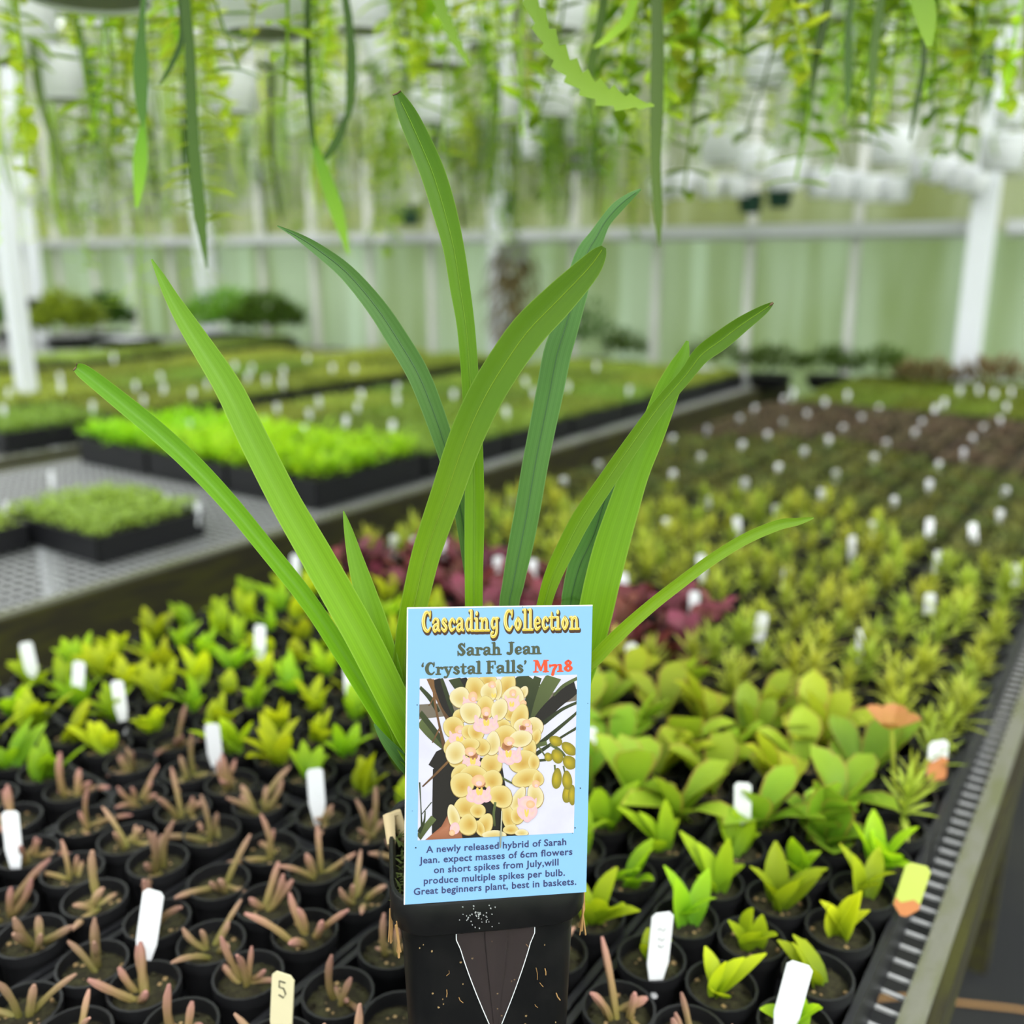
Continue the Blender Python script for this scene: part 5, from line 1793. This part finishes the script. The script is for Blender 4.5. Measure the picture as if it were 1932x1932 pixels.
def flower(petals, lip=None, col=None, thr=None, yel=None):
    for q in petals:
        ell(*q[:5], q[5] if len(q) > 5 else 'print_petal', .12, *(q[6:8] if len(q) > 6 else (0, .25)), rim=True)
    if lip:
        ell(lip[0], lip[1] - lip[3] * .25, lip[2] * .95, lip[3] * .62, 0, 'print_lip', 0)
        for k in (-.55, 0, .55):
            ell(lip[0] + k * lip[2], lip[1] + lip[3] * (.30 if k == 0 else .05), lip[2] * .5, lip[3] * .62, k * 40, 'print_lip', 0)
        ell(lip[0] - lip[2] * .72, lip[1] - lip[3] * .55, lip[2] * .2, lip[3] * .6, -18, 'print_lip', .2)
        ell(lip[0] + lip[2] * .72, lip[1] - lip[3] * .55, lip[2] * .2, lip[3] * .6, 18, 'print_lip', .2)
    if thr:
        ell(*thr[:4], 0, 'print_throat', 0)
    if col:
        ell(col[0], col[1], col[2], col[3], 0, 'print_column', 0, 0, -.2)
        ell(col[0] + col[2] * .1, col[1] + col[3] * .45, col[2] * .45, col[3] * .4, 0, 'print_lip', 0)
    if yel:
        ell(yel[0] - yel[2] * .5, yel[1], yel[2] * .5, yel[3], -10, 'print_yellow', .2)
        ell(yel[0] + yel[2] * .5, yel[1], yel[2] * .5, yel[3], 10, 'print_yellow', .2)


pp_ = 'print_petal_pale'
flower([(870, 790, 80, 60, 0), (1040, 840, 75, 110, 25), (760, 870, 90, 110, -20), (960, 880, 40, 90, 5, pp_), (880, 900, 75, 80, 0, pp_)], None, (910, 830, 36, 32), None, (925, 930, 22, 20))
flower([(620, 945, 95, 85, -80, pp_)], (705, 1000, 62, 50), (735, 940, 42, 48))
flower([(1190, 905, 40, 62, 30, pp_), (1100, 970, 100, 115, 10, pp_), (1080, 1100, 60, 60, 0)], (1090, 1010, 66, 70), (1100, 905, 32, 34), None, (1090, 1010, 22, 22))
ell(1195, 1000, 30, 30, 0, 'print_column', 0)
flower([(1160, 1130, 75, 115, 20), (1290, 1215, 90, 78, 80, pp_), (1190, 1220, 85, 75, 0, pp_), (1310, 1310, 40, 70, 20)], (1215, 1255, 62, 48), (1225, 1180, 40, 34), (1190, 1225, 30, 26))
flower([(620, 1120, 75, 60, -30), (560, 1215, 95, 88, -70), (520, 1400, 50, 70, 10)], (590, 1325, 72, 62), (615, 1240, 44, 40), None, (615, 1330, 34, 26))
flower([(700, 1260, 70, 62, -20), (760, 1265, 80, 68, 50), (1010, 1200, 70, 50, 0), (850, 1040, 82, 100, 0), (975, 1060, 72, 98, 18, pp_), (715, 1085, 95, 92, -60, pp_)], (855, 1205, 112, 82), (855, 1075, 42, 44), (852, 1115, 26, 44), (858, 1178, 28, 30))
flower([(1250, 1430, 60, 95, 10), (1190, 1530, 130, 95, -20), (1290, 1540, 50, 70, 0), (900, 1560, 95, 100, 30), (1030, 1310, 120, 100, 0), (915, 1370, 68, 105, 8, pp_), (1170, 1325, 108, 72, -10, pp_)], (1070, 1490, 108, 78), (1065, 1345, 50, 42), (1045, 1390, 48, 44), (1060, 1462, 28, 32))
flower([(620, 1530, 100, 60, 0), (820, 1400, 70, 75, -10), (690, 1390, 110, 60, -20), (580, 1450, 105, 85, -75, pp_)], (722, 1545, 82, 62), (712, 1440, 52, 42), (740, 1480, 40, 36), (735, 1530, 26, 30))
strk([(940, 1640, 16), (1040, 1700, 18), (1120, 1740, 12)], 'print_leaf_lit')
flower([(1220, 1680, 130, 75, -20), (1330, 1690, 50, 60, 0), (1140, 1880, 50, 120, 28, pp_), (1300, 1845, 110, 68, 80, pp_), (1060, 2040, 60, 120, -15), (1140, 2030, 60, 70, 0)], (1230, 1990, 85, 105), (1310, 1735, 36, 36), None, (1225, 2000, 18, 36))
ell(1225, 1905, 80, 60, 0, 'print_lip', 0)
ell(1260, 1920, 40, 36, 0, 'print_column', 0)
flower([(620, 1650, 80, 90, 20), (670, 1950, 110, 90, 0), (780, 1980, 70, 60, 0), (740, 1650, 130, 75, 0), (640, 1740, 115, 100, -60), (910, 1700, 95, 85, 20), (985, 1850, 115, 92, 35)], (790, 1850, 110, 78), (785, 1705, 62, 55), (800, 1735, 52, 34), (795, 1805, 30, 34))
strk([(940, 1900, 22), (925, 2010, 24), (935, 2120, 18)], 'print_leaf_lit')
strk([(850, 2070, 22), (780, 2110, 22)], 'print_leaf_lit')
flower([(840, 2110, 70, 100, 25), (560, 2040, 120, 50, 75, pp_), (800, 2140, 40, 70, -20), (690, 2110, 85, 90, 0, 'print_petal', 0.3, -.1), (930, 2200, 110, 40, 0, pp_), (1080, 2150, 70, 40, 0), (1180, 2180, 60, 30, 0, pp_)])
ell(570, 2140, 45, 55, 10, 'print_lip', 0)
ell(545, 2180, 28, 28, 0, 'print_column', 0)
lab_obj('printed_photo', pic, PM)
print('label layers', LAYER[0])
# steel pin through the card
b = MB(); b.tube([LP(946.5, 1530, .0006), LP(945.5, 1565, .0011), LP(944, 1599, .0004)], [.0003, .00042, .0003], 8)
b.v = [p - LBO for p in b.v]
b.build('pin', 'metal_wire', LAB)
# clear pointed tail tucked under the rim, lying on the pot's front wall
b = MB()
prof = [(-1, .0009), (-.62, .0022), (-.30, .0014), (-.27, .0030), (0, .0020), (.27, .0030), (.36, .0014), (.66, .0022), (1, .0009)]
rows_ = []
z0, z1 = zr - .0188, zr - .085
for j in range(13):
    q = j / 12
    hw = .0192 * (1 - q ** 1.25 * .97) if q > .12 else .0192 * (1 - .02 * q)
    z = z0 + (z1 - z0) * q
    rows_.append([wallp(.0022 + s_ * hw, z, o_ * (1 - .5 * q)) + OO - LBO for s_, o_ in prof])
NP = len(prof)
b.add([p for r_ in rows_ for p in r_], [(j * NP + i, (j + 1) * NP + i, (j + 1) * NP + i + 1, j * NP + i + 1) for j in range(12) for i in range(NP - 1)])
st = b.build('stake', 'clear_plastic', LAB, smooth=False)
b = MB()
for i in (0, NP - 1):
    b.tube([r_[i] for r_ in rows_], .00022, 5)
b.build('stake_edge', 'label_edge', st)

# a dry stem lying on the floor beside the nearest bench
p = onz(1850, 1900, 0.006)
b = MB()
b.tube([V((-.30, -.20, .0)), V((-.12, -.06, .006)), V((.05, .03, .0)), V((.30, .12, .004))], [.0025, .003, .0028, .0015], 6)
tag(b.build('dry_stem', 'root_fibre', loc=(p.x, p.y, 0.006)), 'thin dry brown stem on the dark floor at bottom right', 'stem')
